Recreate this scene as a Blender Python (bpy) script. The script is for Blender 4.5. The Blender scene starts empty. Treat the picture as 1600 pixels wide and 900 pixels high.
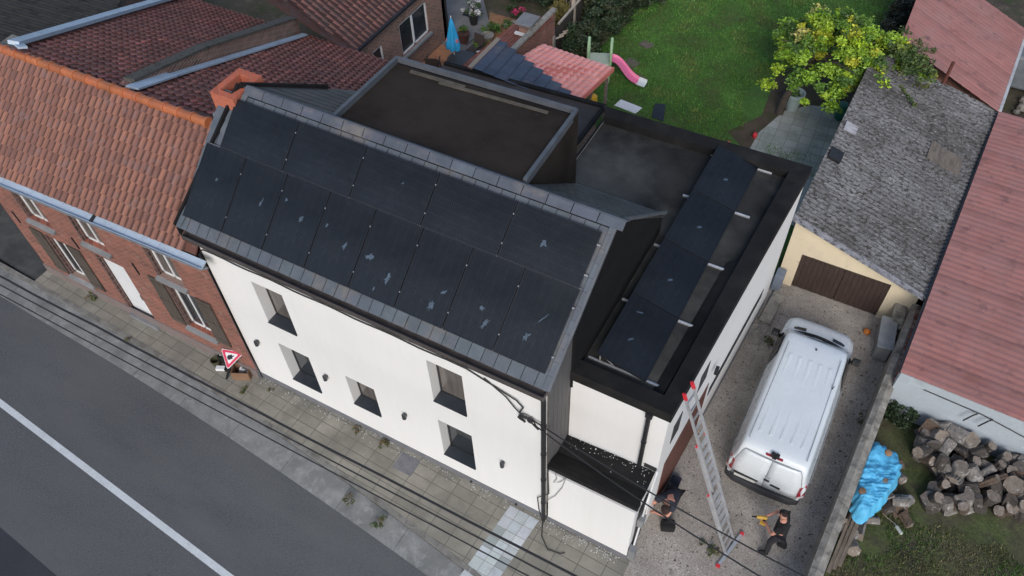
import bpy, bmesh, math, random
from mathutils import Vector, Matrix
import numpy as np
R = math.radians
random.seed(7)
rng = np.random.default_rng(7)
sc = bpy.context.scene
col = sc.collection

# ---------------------------------------------------------------- camera, sky, sun, exposure
def look_matrix(yaw, pit, rol):
    f = Vector((math.sin(yaw)*math.cos(pit), math.cos(yaw)*math.cos(pit), -math.sin(pit)))
    r = f.cross(Vector((0, 0, 1))).normalized()
    u = r.cross(f)
    c, s = math.cos(rol), math.sin(rol)
    r2, u2 = c*r+s*u, -s*r+c*u
    return Matrix((r2, u2, -f)).transposed()
cd = bpy.data.cameras.new('camera')
cam = bpy.data.objects.new('camera', cd)
col.objects.link(cam)
cam.matrix_world = Matrix.Translation((12.703, -7.335, 19.022)) @ look_matrix(-.537, .884, -.046).to_4x4()
cd.sensor_width = 36
cd.lens = 1260.6/1600*36
cd.clip_end = 3000
sc.camera = cam
SUN_EL, SUN_AZ = R(34), R(155)
w = bpy.data.worlds.new('World')
sc.world = w
w.use_nodes = True
nt = w.node_tree
sky = nt.nodes.new('ShaderNodeTexSky')
sky.sky_type = 'NISHITA'
sky.sun_disc = False
sky.sun_elevation = SUN_EL
sky.sun_rotation = SUN_AZ
sky.air_density = 1.0
sky.dust_density = 1.5
sky.ozone_density = 1.0
bg = nt.nodes['Background']
bg.inputs['Strength'].default_value = .115
nt.links.new(sky.outputs[0], bg.inputs['Color'])
ld = bpy.data.lights.new('sun', 'SUN')
ld.energy = 1.45
ld.angle = R(26)
ld.color = (1, .965, .93)
sun = bpy.data.objects.new('sun', ld)
col.objects.link(sun)
sd = Vector((math.sin(SUN_AZ)*math.cos(SUN_EL), math.cos(SUN_AZ)*math.cos(SUN_EL), math.sin(SUN_EL)))
sun.rotation_euler = sd.to_track_quat('Z', 'Y').to_euler()
sun.location = (0, 0, 60)
sc.view_settings.view_transform = 'Standard'
sc.view_settings.look = 'None'
sc.view_settings.gamma = 1
sc.view_settings.use_curve_mapping = False
sc.view_settings.exposure = 0.36

# ---------------------------------------------------------------- materials
MATS = {}
def mat(name, c, var=.2, scale=3., rough=.75, bump=0., bscale=30., fine=.12, fscale=60., stain=None, tint=False,
        metal=0., spec=.5, coat=0., grid=None, stretch=None, alpha=1.0, trans=0.):
    """noise-varied surface; stain=(colour, amount 0-1, scale, softness); grid=(w,h,mortar,colour,offset,rot)"""
    if name in MATS: return MATS[name]
    m = bpy.data.materials.new(name)
    m.use_nodes = True
    n, l = m.node_tree.nodes, m.node_tree.links
    b = n['Principled BSDF']
    tc = n.new('ShaderNodeTexCoord')
    mp = n.new('ShaderNodeMapping')
    if stretch: mp.inputs['Scale'].default_value = stretch
    l.new(tc.outputs['Object'], mp.inputs[0])
    def noise(s, d=5., vec=None, rough_=.6):
        t = n.new('ShaderNodeTexNoise')
        t.inputs['Scale'].default_value = s
        t.inputs['Detail'].default_value = d
        t.inputs['Roughness'].default_value = rough_
        l.new(vec or mp.outputs[0], t.inputs['Vector'])
        return t.outputs['Fac']
    def mr(v, a, b_, c_, d_):
        t = n.new('ShaderNodeMapRange')
        for i, x in enumerate((a, b_, c_, d_)): t.inputs[1+i].default_value = x
        l.new(v, t.inputs[0])
        return t.outputs[0]
    def mul(a, b_):
        t = n.new('ShaderNodeMix'); t.data_type = 'RGBA'; t.blend_type = 'MULTIPLY'
        t.inputs[0].default_value = 1
        for i, x in ((6, a), (7, b_)):
            if isinstance(x, tuple): t.inputs[i].default_value = (*x, 1)
            else: l.new(x, t.inputs[i])
        return t.outputs[2]
    def mix(f, a, b_):
        t = n.new('ShaderNodeMix'); t.data_type = 'RGBA'
        l.new(f, t.inputs[0])
        for i, x in ((6, a), (7, b_)):
            if isinstance(x, tuple): t.inputs[i].default_value = (*x, 1)
            else: l.new(x, t.inputs[i])
        return t.outputs[2]
    big = mr(noise(scale), .3, .7, 1-var, 1+var)
    c_ = mul(c, big)
    if fine: c_ = mul(c_, mr(noise(fscale, 3.), .3, .7, 1-fine, 1+fine))
    height = None
    if grid:
        gw, gh, gm, gc, off, rot = grid[:6]
        wall = len(grid) > 6
        if wall:          # brick course coordinates: run along the wall, height
            sx = n.new('ShaderNodeSeparateXYZ'); l.new(tc.outputs['Object'], sx.inputs[0])
            ad = n.new('ShaderNodeMath'); l.new(sx.outputs[0], ad.inputs[0]); l.new(sx.outputs[1], ad.inputs[1])
            cb = n.new('ShaderNodeCombineXYZ'); l.new(ad.outputs[0], cb.inputs[0]); l.new(sx.outputs[2], cb.inputs[1])
            vec = cb.outputs[0]
        else:
            mp2 = n.new('ShaderNodeMapping'); mp2.inputs['Rotation'].default_value = (0, 0, rot)
            l.new(tc.outputs['Object'], mp2.inputs[0]); vec = mp2.outputs[0]
        t = n.new('ShaderNodeTexBrick')
        t.offset = off; t.squash = 1
        t.inputs['Scale'].default_value = 1
        t.inputs['Brick Width'].default_value = gw
        t.inputs['Row Height'].default_value = gh
        t.inputs['Mortar Size'].default_value = gm
        t.inputs['Mortar Smooth'].default_value = .25
        t.inputs['Color1'].default_value = (.62, .62, .62, 1)
        t.inputs['Color2'].default_value = (1.3, 1.3, 1.3, 1)
        t.inputs['Mortar'].default_value = (1, 1, 1, 1)
        l.new(vec, t.inputs['Vector'])
        c_ = mul(c_, t.outputs['Color'])
        c_ = mix(t.outputs['Fac'], c_, gc)
        height = mr(t.outputs['Fac'], 0, 1, 1, 0)
    if tint:
        a = n.new('ShaderNodeAttribute'); a.attribute_name = 'tint'
        c_ = mul(c_, a.outputs['Color'])
    if stain:
        for st in (stain if isinstance(stain, list) else [stain]):
            sc_, am, ss, soft = st
            th = 1-am
            f = mr(noise(ss, 8., rough_=.68), .28+.44*th-soft, .28+.44*th+soft, 0, 1)
            c_ = mix(f, c_, sc_)
    l.new(c_, b.inputs['Base Color'])
    b.inputs['Roughness'].default_value = rough
    b.inputs['Metallic'].default_value = metal
    b.inputs['Specular IOR Level'].default_value = spec
    b.inputs['Coat Weight'].default_value = coat
    b.inputs['Alpha'].default_value = alpha
    b.inputs['Transmission Weight'].default_value = trans
    if rough < .6 and not trans:
        l.new(mr(noise(scale*2.3), .3, .7, rough*.8, min(1, rough*1.3)), b.inputs['Roughness'])
    if bump:
        bp = n.new('ShaderNodeBump')
        bp.inputs['Strength'].default_value = bump
        bp.inputs['Distance'].default_value = .02
        h = noise(bscale, 4.)
        if height is not None:
            t = n.new('ShaderNodeMath'); t.operation = 'MULTIPLY_ADD'
            l.new(h, t.inputs[0]); t.inputs[1].default_value = .4; l.new(height, t.inputs[2]); h = t.outputs[0]
        l.new(h, bp.inputs['Height'])
        l.new(bp.outputs[0], b.inputs['Normal'])
    MATS[name] = m
    return m

# ---------------------------------------------------------------- mesh builder
class MB:
    def __init__(s): s.v = []; s.f = []; s.t = []; s.tint = False
    def add(s, vs, fs, t=None):
        o = len(s.v)
        s.v += [tuple(p) for p in vs]
        s.f += [tuple(i+o for i in f) for f in fs]
        if t: s.tint = True
        s.t += list(t) if isinstance(t, list) else [t or (1, 1, 1)]*len(fs)
        return s
    def box(s, a, b, t=None):
        x0, y0, z0 = a; x1, y1, z1 = b
        return s.add([(x0, y0, z0), (x1, y0, z0), (x1, y1, z0), (x0, y1, z0), (x0, y0, z1), (x1, y0, z1), (x1, y1, z1), (x0, y1, z1)],
                     [(0, 3, 2, 1), (4, 5, 6, 7), (0, 1, 5, 4), (1, 2, 6, 5), (2, 3, 7, 6), (3, 0, 4, 7)], t)
    def obox(s, c, half, ax=None, t=None):
        """box from centre, half sizes and three axes"""
        X, Y, Z = ax or (Vector((1, 0, 0)), Vector((0, 1, 0)), Vector((0, 0, 1)))
        c = Vector(c); vs = []
        for dz in (-1, 1):
            for dx, dy in ((-1, -1), (1, -1), (1, 1), (-1, 1)):
                vs.append(c+X*half[0]*dx+Y*half[1]*dy+Z*half[2]*dz)
        return s.add(vs, [(0, 3, 2, 1), (4, 5, 6, 7), (0, 1, 5, 4), (1, 2, 6, 5), (2, 3, 7, 6), (3, 0, 4, 7)], t)
    def slab(s, poly, d, t=None):
        """prism: polygon poly and its copy moved by d"""
        n = len(poly); d = Vector(d)
        vs = [Vector(p) for p in poly]+[Vector(p)+d for p in poly]
        fs = [tuple(range(n)), tuple(range(2*n-1, n-1, -1))]+[(i, i+n, (i+1) % n+n, (i+1) % n) for i in range(n)]
        return s.add(vs, fs, t)
    def bar(s, a, b, w, h, up=(0, 0, 1), t=None):
        a, b = Vector(a), Vector(b); Y = (b-a); L = Y.length
        if L < 1e-6: return s
        Y /= L; u = Vector(up)
        if abs(u.dot(Y)) > .98: u = Vector((1, 0, 0))
        X = Y.cross(u).normalized(); Z = X.cross(Y)
        return s.obox((a+b)/2, (w/2, L/2, h/2), (X, Y, Z), t)
    def tube(s, pts, r, n=8, cap=True, t=None):
        pts = [Vector(p) for p in pts]; N = len(pts)
        rs = r if isinstance(r, (list, tuple)) else [r]*N
        vs = []; fs = []
        prev = None
        for i, p in enumerate(pts):
            d = (pts[min(i+1, N-1)]-pts[max(i-1, 0)]).normalized()
            if prev is None:
                u = Vector((0, 0, 1)) if abs(d.z) < .9 else Vector((1, 0, 0))
            else: u = prev
            x = d.cross(u)
            if x.length < 1e-5: x = d.cross(Vector((0, 1, .01)))
            x.normalize(); y = x.cross(d); prev = y
            for k in range(n):
                a = 2*math.pi*k/n
                vs.append(p+(x*math.cos(a)+y*math.sin(a))*rs[i])
        for i in range(N-1):
            for k in range(n):
                fs.append((i*n+k, i*n+(k+1) % n, (i+1)*n+(k+1) % n, (i+1)*n+k))
        if cap: fs += [tuple(range(n-1, -1, -1)), tuple(range((N-1)*n, N*n))]
        return s.add(vs, fs, t)
    def lathe(s, prof, c=(0, 0, 0), n=20, t=None, axis=None):
        """prof: (radius, height) from bottom to top about an upright axis through c"""
        c = Vector(c); Z = Vector(axis or (0, 0, 1)).normalized()
        X = Z.orthogonal().normalized(); Y = Z.cross(X)
        vs = []; fs = []
        for r, z in prof:
            for k in range(n):
                a = 2*math.pi*k/n
                vs.append(c+X*r*math.cos(a)+Y*r*math.sin(a)+Z*z)
        for i in range(len(prof)-1):
            for k in range(n):
                fs.append((i*n+k, i*n+(k+1) % n, (i+1)*n+(k+1) % n, (i+1)*n+k))
        fs += [tuple(range(n-1, -1, -1)), tuple(range((len(prof)-1)*n, len(prof)*n))]
        return s.add(vs, fs, t)
    def tiles(s, O, U, V, nu, nv, du, dv, prof, lip=.025, keep=None, tintf=None, stagger=0., jit=.004, gap=.015):
        """rows of overlapping tiles: O lower corner, U along the row, V up the slope; prof heights across a tile"""
        O, U, V = Vector(O), Vector(U).normalized(), Vector(V).normalized()
        N = U.cross(V).normalized()
        m = len(prof)
        for j in range(nv):
            for i in range(nu):
                u0 = (i+(stagger if j % 2 else 0))*du; v0 = j*dv
                if keep and not keep(u0+du/2, v0+dv/2): continue
                jz = random.uniform(-jit, jit); jv = random.uniform(-jit, jit)
                vs = []
                for k, h in enumerate(prof):
                    u = u0+du*k/(m-1)*(1-gap)
                    vs.append(O+U*u+V*(v0-.02+jv)+N*(h+lip+jz-.03))
                for k, h in enumerate(prof):
                    u = u0+du*k/(m-1)*(1-gap)
                    vs.append(O+U*u+V*(v0-.02+jv)+N*(h+lip+jz))
                for k, h in enumerate(prof):
                    u = u0+du*k/(m-1)*(1-gap)
                    vs.append(O+U*u+V*(v0+dv+.01)+N*(h+jz*.3))
                fs = []
                for k in range(m-1):
                    fs += [(k, k+1, m+k+1, m+k), (m+k, m+k+1, 2*m+k+1, 2*m+k)]
                t_ = tintf(i, j) if tintf else (1, 1, 1)
                if isinstance(t_, list): t_ = [c for c in t_ for q in (0, 1)]
                s.add(vs, fs, t_)
        return s
    def build(s, name, m, parent=None, smooth=False, bevel=0., recalc=True):
        me = bpy.data.meshes.new(name)
        off = WORLD.get(parent.name, Vector((0, 0, 0))) if parent else Vector((0, 0, 0))
        me.from_pydata([(p[0]-off.x, p[1]-off.y, p[2]-off.z) for p in s.v], [], s.f)
        if s.tint:
            a = me.attributes.new('tint', 'FLOAT_COLOR', 'FACE')
            a.data.foreach_set('color', [x for t in s.t for x in (*t, 1)])
        if recalc:
            b = bmesh.new(); b.from_mesh(me); bmesh.ops.recalc_face_normals(b, faces=b.faces); b.to_mesh(me); b.free()
        if smooth:
            me.polygons.foreach_set('use_smooth', [True]*len(me.polygons))
        me.materials.append(m)
        o = bpy.data.objects.new(name, me); col.objects.link(o)
        if parent:
            o.parent = parent; WORLD[o.name] = off
        if bevel:
            bv = o.modifiers.new('bevel', 'BEVEL'); bv.width = bevel; bv.segments = 2; bv.limit_method = 'ANGLE'
        return o
WORLD = {}
def tag(o, label=None, cat=None, group=None, kind=None):
    if label: o['label'] = label
    if cat: o['category'] = cat
    if group: o['group'] = group
    if kind: o['kind'] = kind
    return o
def thing(name, label, cat, loc, group=None):
    o = bpy.data.objects.new(name, None); col.objects.link(o)
    o.empty_display_size = .2
    o.location = loc; WORLD[o.name] = Vector(loc)
    return tag(o, label, cat, group)
def struct(name, mb, m, kind='structure'):
    return tag(mb.build(name, m), kind=kind)
def copy_tree(o, parent=None):
    c = o.copy(); col.objects.link(c); c.parent = parent
    for ch in list(o.children): copy_tree(ch, c)
    return c
def jit(c, a=.15):
    k = 1+random.uniform(-a, a)
    return tuple(max(0, x*k*(1+random.uniform(-a*.3, a*.3))) for x in c)
def wall_openings(mb, P, U, N, L, H, ops, depth, zfun=None):
    """wall sheet from P along U (length L) up to H with openings (u0,u1,v0,v1) and reveals going -N by depth"""
    P, U, N = Vector(P), Vector(U).normalized(), Vector(N).normalized(); Z = Vector((0, 0, 1))
    us = sorted({0, L, *[o[0] for o in ops], *[o[1] for o in ops]})
    vs = sorted({0, H, *[o[2] for o in ops], *[o[3] for o in ops]})
    for i in range(len(us)-1):
        for j in range(len(vs)-1):
            uc, vc = (us[i]+us[i+1])/2, (vs[j]+vs[j+1])/2
            if any(o[0] < uc < o[1] and o[2] < vc < o[3] for o in ops): continue
            q = [P+U*us[i]+Z*vs[j], P+U*us[i+1]+Z*vs[j], P+U*us[i+1]+Z*vs[j+1], P+U*us[i]+Z*vs[j+1]]
            mb.add(q, [(0, 1, 2, 3)])
    for o in ops:
        c = [P+U*o[0]+Z*o[2], P+U*o[1]+Z*o[2], P+U*o[1]+Z*o[3], P+U*o[0]+Z*o[3]]
        for k in range(4):
            a, b = c[k], c[(k+1) % 4]
            mb.add([a, b, b-N*depth, a-N*depth], [(0, 1, 2, 3)])
    return mb
def cable(a, b, sag, n=24):
    a, b = Vector(a), Vector(b)
    return [a.lerp(b, i/n)-Vector((0, 0, sag*4*(i/n)*(1-i/n))) for i in range(n+1)]

# colours of the place
white_render = mat('white_render', (.80, .79, .775), var=.03, scale=.8, rough=.9, spec=.25, fine=.012, fscale=9, stretch=(1.3, 1, .10), stain=((.735, .725, .70), .14, 1.6, .18))
grey_plinth = mat('grey_plinth', (.16, .165, .18), var=.15, rough=.8, bump=.2)
membrane = mat('bitumen_membrane', (.0135, .0133, .0135), var=.4, scale=1.2, rough=.8, spec=.22, bump=.25, bscale=80, stain=((.03, .028, .026), .25, 1.3, .12))
flatroof = mat('weathered_bitumen', (.034, .0255, .020), var=.35, scale=.7, rough=.95, spec=.15, bump=.3, bscale=60, stain=[((.044, .034, .028), .36, .7, .16), ((.06, .055, .05), .10, 2.2, .07)])
flatroof2 = mat('dusty_bitumen', (.018, .0185, .0185), var=.5, scale=.8, rough=.9, spec=.2, bump=.3, bscale=60, stain=[((.05, .051, .05), .42, .6, .2), ((.12, .12, .11), .34, .33, .16)])
slate = mat('roof_slate', (.105, .122, .145), var=.18, scale=2.5, rough=.5, spec=.35, bump=.12, bscale=40, tint=True, stain=((.17, .155, .145), .22, 1.4, .1))
slate_dark = mat('rear_slate', (.085, .08, .078), var=.3, scale=1.5, rough=.6, bump=.25, tint=True)
zinc = mat('zinc_sheet', (.47, .56, .66), var=.10, scale=2, rough=.5, metal=.1, bump=.05, stain=((.33, .38, .44), .2, 3, .1))
zinc_dark = mat('aged_zinc', (.11, .12, .135), var=.18, scale=3, rough=.6, metal=.1, bump=.05)
black_metal = mat('black_metal', (.02, .02, .022), var=.2, rough=.45)
dark_clad = mat('dark_cladding', (.011, .011, .012), var=.25, scale=2, rough=.85, spec=.2, bump=.2, bscale=50)
grey_clad = mat('grey_cladding', (.12, .115, .115), var=.15, scale=2, rough=.7, bump=.15, bscale=30, stretch=(1, 6, .6), stain=((.06, .058, .06), .2, 2, .1))
glass = mat('window_glass', (.03, .035, .04), var=.2, rough=.06, spec=.8, fine=0)
curtain_glass = mat('curtained_glass', (.13, .115, .105), var=.3, scale=1.5, rough=.12, spec=.8, fine=0, stretch=(5, 1, .4))
sill_slate = mat('blue_stone_sill', (.035, .042, .052), var=.2, rough=.4, bump=.05)
frame_dark = mat('dark_window_frame', (.02, .022, .025), var=.1, rough=.5)
frame_white = mat('white_window_frame', (.75, .76, .77), var=.05, rough=.45)
alu = mat('bare_aluminium', (.62, .63, .65), var=.1, scale=5, rough=.35, metal=.6)
brick_red = mat('red_brick', (.25, .078, .052), var=.3, scale=2., rough=.9, bump=.5, grid=(.20, .072, .010, (.27, .20, .165), .5, 0, 'wall'), stain=((.36, .25, .20), .10, 3, .1))
brick_brown = mat('brown_brick', (.23, .105, .078), var=.3, scale=2., rough=.9, bump=.5, grid=(.21, .075, .013, (.30, .25, .20), .5, 0, 'wall'))
brick_dark = mat('soldier_brick', (.10, .05, .045), var=.3, rough=.9, bump=.5, grid=(.09, .2, .012, (.22, .16, .14), 0, 0, 'wall'))
chimney_brick = mat('orange_brick', (.46, .12, .065), var=.15, rough=.85, bump=.4, grid=(.20, .068, .008, (.44, .19, .13), .5, 0, 'wall'))
tile_orange = mat('orange_clay_tile', (.30, .137, .092), var=.10, scale=2, rough=.6, bump=.1, tint=True, stain=((.21, .15, .15), .10, 3, .15))
tile_dark = mat('dark_red_tile', (.43, .168, .14), var=.25, scale=1.5, rough=.8, bump=.25, tint=True, stain=[((.15, .085, .075), .22, 1.0, .2), ((.30, .22, .19), .06, 9, .06)])
tile_brown = mat('brown_clay_tile', (.155, .068, .055), var=.25, scale=2, rough=.7, bump=.2, tint=True, stain=((.06, .045, .045), .3, 3, .12))
tile_red_old = mat('old_red_tile', (.30, .11, .08), var=.25, scale=3, rough=.85, bump=.25, tint=True, stain=((.15, .09, .075), .25, 3, .12))
ridge_clay = mat('ridge_clay', (.42, .135, .055), var=.15, scale=3, rough=.5, tint=True, stain=((.24, .10, .06), .18, 5, .1))
pink_tile = mat('faded_pink_tile', (.70, .31, .28), var=.08, scale=2, rough=.7, bump=.1, tint=True, stain=((.45, .16, .14), .12, 2, .12))
red_sheet = mat('red_tile_sheet', (.40, .168, .142), var=.12, scale=1.2, rough=.6, bump=.1, tint=True, stain=[((.40, .21, .185), .36, .8, .18), ((.15, .08, .075), .17, 2.2, .09)])
corrug = mat('mossy_fibre_cement', (.25, .25, .262), var=.2, scale=1.5, rough=.95, spec=.2, bump=.4, bscale=25, fine=.3, fscale=24, stretch=(.62, 1.3, 1),
             stain=[((.055, .052, .048), .41, 13, .045), ((.040, .037, .032), .47, .42, .24), ((.36, .36, .385), .20, 17, .05)])
corrug_dark = mat('black_mossy_sheet', (.05, .052, .05), var=.5, scale=3, rough=.95, bump=.5, stain=((.012, .012, .011), .5, 3, .12))
concrete = mat('weathered_concrete', (.29, .27, .235), var=.25, scale=3, rough=.95, bump=.4, stain=[((.10, .095, .08), .3, 4, .1), ((.42, .39, .33), .2, 6, .08)])
concrete_grey = mat('grey_concrete', (.22, .225, .23), var=.2, scale=2, rough=.9, bump=.3)
cream = mat('cream_render', (.70, .60, .43), var=.06, scale=1.5, rough=.9, bump=.2, stain=[((.27, .22, .17), .10, 3.2, .05), ((.55, .48, .38), .2, 1, .12)])
brown_wood = mat('dark_brown_wood', (.05, .031, .025), var=.4, scale=4, rough=.75, bump=.3, stretch=(9, 9, .7))
grey_wood = mat('weathered_wood', (.17, .14, .115), var=.35, scale=4, rough=.9, bump=.4, stretch=(3, .5, 3))
pale_wood = mat('pale_wood', (.42, .36, .30), var=.25, scale=4, rough=.9)
blue_wall = mat('pale_blue_paint', (.42, .47, .515), var=.07, scale=1.5, rough=.8, bump=.3, grid=(.30, .14, .006, (.39, .435, .48), .5, 0, 'wall'), stain=((.30, .33, .35), .15, 1.5, .12))
for nm_, lo_, hi_ in (('pale_blue_paint', .97, 1.02), ('red_brick', .72, 1.25), ('orange_brick', .9, 1.1)):
    for nd in MATS[nm_].node_tree.nodes:
        if nd.bl_idname == 'ShaderNodeTexBrick':
            nd.inputs['Color1'].default_value = (lo_, lo_, lo_, 1); nd.inputs['Color2'].default_value = (hi_, hi_, hi_, 1)
rubber = mat('black_rubber', (.015, .015, .016), var=.2, rough=.8)
van_paint = mat('white_van_paint', (.72, .765, .79), var=.03, scale=1.5, rough=.28, fine=.02, coat=.3)
seam_grey = mat('panel_gap', (.30, .32, .33), var=.1, rough=.7)
red_lens = mat('red_lamp_lens', (.35, .012, .025), var=.2, rough=.15, coat=.5)
clear_lens = mat('clear_lamp_lens', (.6, .6, .6), var=.1, rough=.1)
red_plastic = mat('red_plastic', (.65, .035, .05), var=.1, rough=.4)
leaf_mat = mat('leaves', (1, 1, 1), var=.15, scale=2, rough=.55, tint=True, fine=0)
bark = mat('bark', (.075, .06, .048), var=.35, scale=6, rough=.95, bump=.6)
cable_mat = mat('black_cable', (.022, .022, .024), var=.1, rough=.6)
cable_grey = mat('grey_cable', (.30, .29, .27), var=.1, rough=.6)
skin = mat('skin', (.52, .25, .18), var=.1, rough=.55, fine=.03)
terracotta = mat('terracotta', (.36, .12, .07), var=.2, rough=.8)

# ---------------------------------------------------------------- the ground and the road
def sheet(poly, z): return MB().add([(x, y, z) for x, y in poly], [tuple(range(len(poly)))])
soil = mat('garden_soil', (.085, .068, .05), var=.35, scale=.8, rough=1, bump=.8, bscale=15, stain=[((.045, .06, .02), .35, 1.3, .12), ((.16, .13, .10), .2, 3, .1)])
struct('ground', sheet([(-900, -900), (900, -900), (900, 900), (-900, 900)], -.14), soil)
asphalt = mat('asphalt', (.104, .110, .117), var=.12, scale=.7, rough=.95, spec=.25, bump=.6, bscale=60, fine=.26, fscale=40, stretch=(.3, 1, 1),
              stain=[((.132, .135, .137), .36, .9, .2), ((.055, .057, .06), .05, 9, .05)])
asphalt_dark = mat('dark_asphalt', (.04, .043, .052), var=.12, scale=.6, rough=.9, bump=.4, bscale=140, fine=.25, fscale=90)
def ye(x): return -1.60-.036*(x+5.5)-.0030*(x+5.5)*max(0, x+5.5)     # road edge
def yk(x): return -.80-.028*(x+5.8)-.0045*(x+5.8)*max(0, x+5.8)      # kerb line
def yl(x): return -4.20-.078*(x+5)
xs = [x*.75-30 for x in range(0, 81)]
mb = MB(); mb.add([(x, ye(x), -.10) for x in xs]+[(x, -6.6-.08*(x+3), -.10) for x in xs], [(i, i+1, len(xs)+i+1, len(xs)+i) for i in range(len(xs)-1)])
struct('road', mb, asphalt)
mb = MB(); mb.add([(x, -6.55-.08*(x+3), -.104) for x in xs]+[(x, -7.35-.08*(x+3), -.104) for x in xs], [(i, i+1, len(xs)+i+1, len(xs)+i) for i in range(len(xs)-1)])
struct('road_edge_strip', mb, asphalt_dark)
gut = mat('gutter_concrete', (.25, .255, .25), var=.18, scale=1.2, rough=.95, bump=.5, bscale=60, fine=.2, stain=[((.14, .145, .14), .35, 1.1, .15), ((.33, .335, .33), .2, 4, .1)])
mb = MB()
k = 0
x = -30.0
while x < 30:
    x1 = x+1.9
    mb.slab([(x, ye(x)-.012, -.094), (x1-.012, ye(x1)-.012, -.094), (x1-.012, yk(x1)-.008, -.078), (x, yk(x)-.008, -.078)], (0, 0, -.2), None)
    x = x1
struct('road_gutter', mb, gut)
mb = MB()
x = -30.0
while x < 11.2:
    x1 = x+1.0
    mb.slab([(x, yk(x), .006), (x1-.01, yk(x1), .006), (x1-.01, yk(x1)+.13, .006), (x, yk(x)+.13, .006)], (0, 0, -.3))
    x = x1
kerb_m = mat('kerb_concrete', (.21, .205, .19), var=.25, scale=2.5, rough=.95, bump=.5, stain=((.11, .105, .09), .3, 3, .1))
struct('kerb', mb, kerb_m)
line_m = mat('road_paint', (.60, .64, .66), var=.08, scale=3, rough=.8, fine=.15, fscale=50, stain=[((.36, .38, .39), .16, 16, .05), ((.14, .145, .15), .07, 7, .03)])
mb = MB(); mb.add([(x, yl(x)+.085, -.096) for x in xs]+[(x, yl(x)-.085, -.096) for x in xs], [(i, i+1, len(xs)+i+1, len(xs)+i) for i in range(len(xs)-1)])
struct('road_marking', mb, line_m)
pave_m = mat('grey_paving', (.275, .258, .215), var=.14, scale=1.1, rough=.95, bump=.5, bscale=50, fine=.16, fscale=70,
             grid=(.60, .30, .009, (.10, .095, .08), 0, R(2)), stain=[((.165, .155, .13), .34, .9, .14), ((.27, .255, .225), .15, 5, .07)])
for nm_ in ('grey_paving',):
    for nd in MATS[nm_].node_tree.nodes:
        if nd.bl_idname == 'ShaderNodeTexBrick':
            nd.inputs['Color1'].default_value = (.88, .88, .88, 1); nd.inputs['Color2'].default_value = (1.1, 1.1, 1.1, 1)
px_ = [-8.75+i*.5 for i in range(0, 41)]
mb = MB(); mb.add([(x, yk(x)+.12, 0) for x in px_]+[(x, .25, 0) for x in px_], [(i, i+1, len(px_)+i+1, len(px_)+i) for i in range(len(px_)-1)])
mb.add([(-8.75, yk(-8.75), -.2), (-8.75, .3, -.2), (-8.75, .3, 0), (-8.75, yk(-8.75), 0)], [(0, 1, 2, 3)])
struct('pavement', mb, pave_m)
struct('alley', sheet([(-30, .9), (-8.7, -.55), (-8.7, 14), (-30, 14)], -.07), mat('alley_asphalt', (.055, .058, .06), var=.35, scale=.8, rough=.95, bump=.5, fine=.3, stain=((.10, .105, .10), .3, 1.2, .12)))
white_tile = mat('pale_paving', (.50, .54, .55), var=.10, scale=2, rough=.9, bump=.2, tint=True, stain=((.34, .36, .36), .2, 3, .12))
o_ = Vector((8.06, -.10, .004)); U = Vector((.82, -.02, 0)); V = Vector((-.21, -2.12, 0)); mb = MB()
for i in range(3):
    for j in range(7):
        a, b, c, d = (o_+U*((i+g)/3)+V*((j+h)/7) for g, h in ((.02, .02), (.98, .02), (.98, .98), (.02, .98)))
        mb.add([a, b, c, d], [(0, 1, 2, 3)], jit((1, 1, 1), .10) if random.random() > .25 else (.62, .64, .62))
struct('pale_paving_patch', mb, white_tile)
gravel = mat('gravel', (.43, .392, .35), var=.18, scale=.7, rough=1, bump=1., bscale=55, fine=.5, fscale=42,
             stain=[((.25, .215, .18), .30, .8, .16), ((.09, .078, .065), .11, 2.6, .06), ((.46, .44, .41), .16, 22, .05)])
struct('driveway', sheet([(10.98, .15), (11.05, -.8), (11.6, -3.3), (15.0, -3.6), (15.15, 1.2), (15.6, 10.2), (11.4, 10.2), (10.4, 9)], -.008), gravel)
lawn_m = mat('lawn_turf', (.06, .145, .024), var=.35, scale=.7, rough=1, bump=.8, bscale=25, fine=.4, fscale=18, stain=[((.075, .075, .030), .22, .8, .12), ((.05, .115, .022), .25, 1.7, .12)])
struct('lawn', sheet([(1.0, 9.5), (11.6, 9.5), (11.9, 40), (-3, 40), (.6, 19)], -.02), lawn_m)
wild_m = mat('wild_turf', (.065, .085, .028), var=.4, scale=.9, rough=1, bump=.9, bscale=22, fine=.4, fscale=16, stain=[((.145, .115, .08), .36, .75, .16), ((.028, .025, .02), .25, 1.5, .12)])
struct('side_garden', sheet([(15.3, -6), (30, -6), (30, 7.4), (15.5, 7.4), (15.4, 4)], -.03), wild_m)
patio_m = mat('patio_slabs', (.40, .42, .395), var=.12, scale=1.2, rough=.9, bump=.3, grid=(.42, .42, .009, (.19, .20, .165), 0, R(-3)), stain=[((.17, .20, .14), .28, 1.2, .14)])
for nd in patio_m.node_tree.nodes:
    if nd.bl_idname == 'ShaderNodeTexBrick':
        nd.inputs['Color1'].default_value = (.85, .85, .85, 1); nd.inputs['Color2'].default_value = (1.12, 1.12, 1.12, 1)
struct('garden_patio', sheet([(9.1, 12.5), (9.1, 16.4), (9.55, 18.0), (10.3, 18.75), (11.2, 19.0), (11.75, 18.3), (11.75, 12.5)], -.004), patio_m)
bare = mat('bare_earth', (.085, .062, .042), var=.35, scale=2, rough=1, bump=.7, bscale=18, stain=((.05, .06, .02), .3, 2.2, .12))
struct('planting_bed', sheet([(8.1, 16.0), (9.08, 15.2), (9.1, 16.4), (9.55, 18.0), (10.3, 18.75), (11.2, 19.0), (11.72, 18.4), (11.9, 21.2), (8.6, 20.6), (8.9, 17.4)], -.012), bare)
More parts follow.
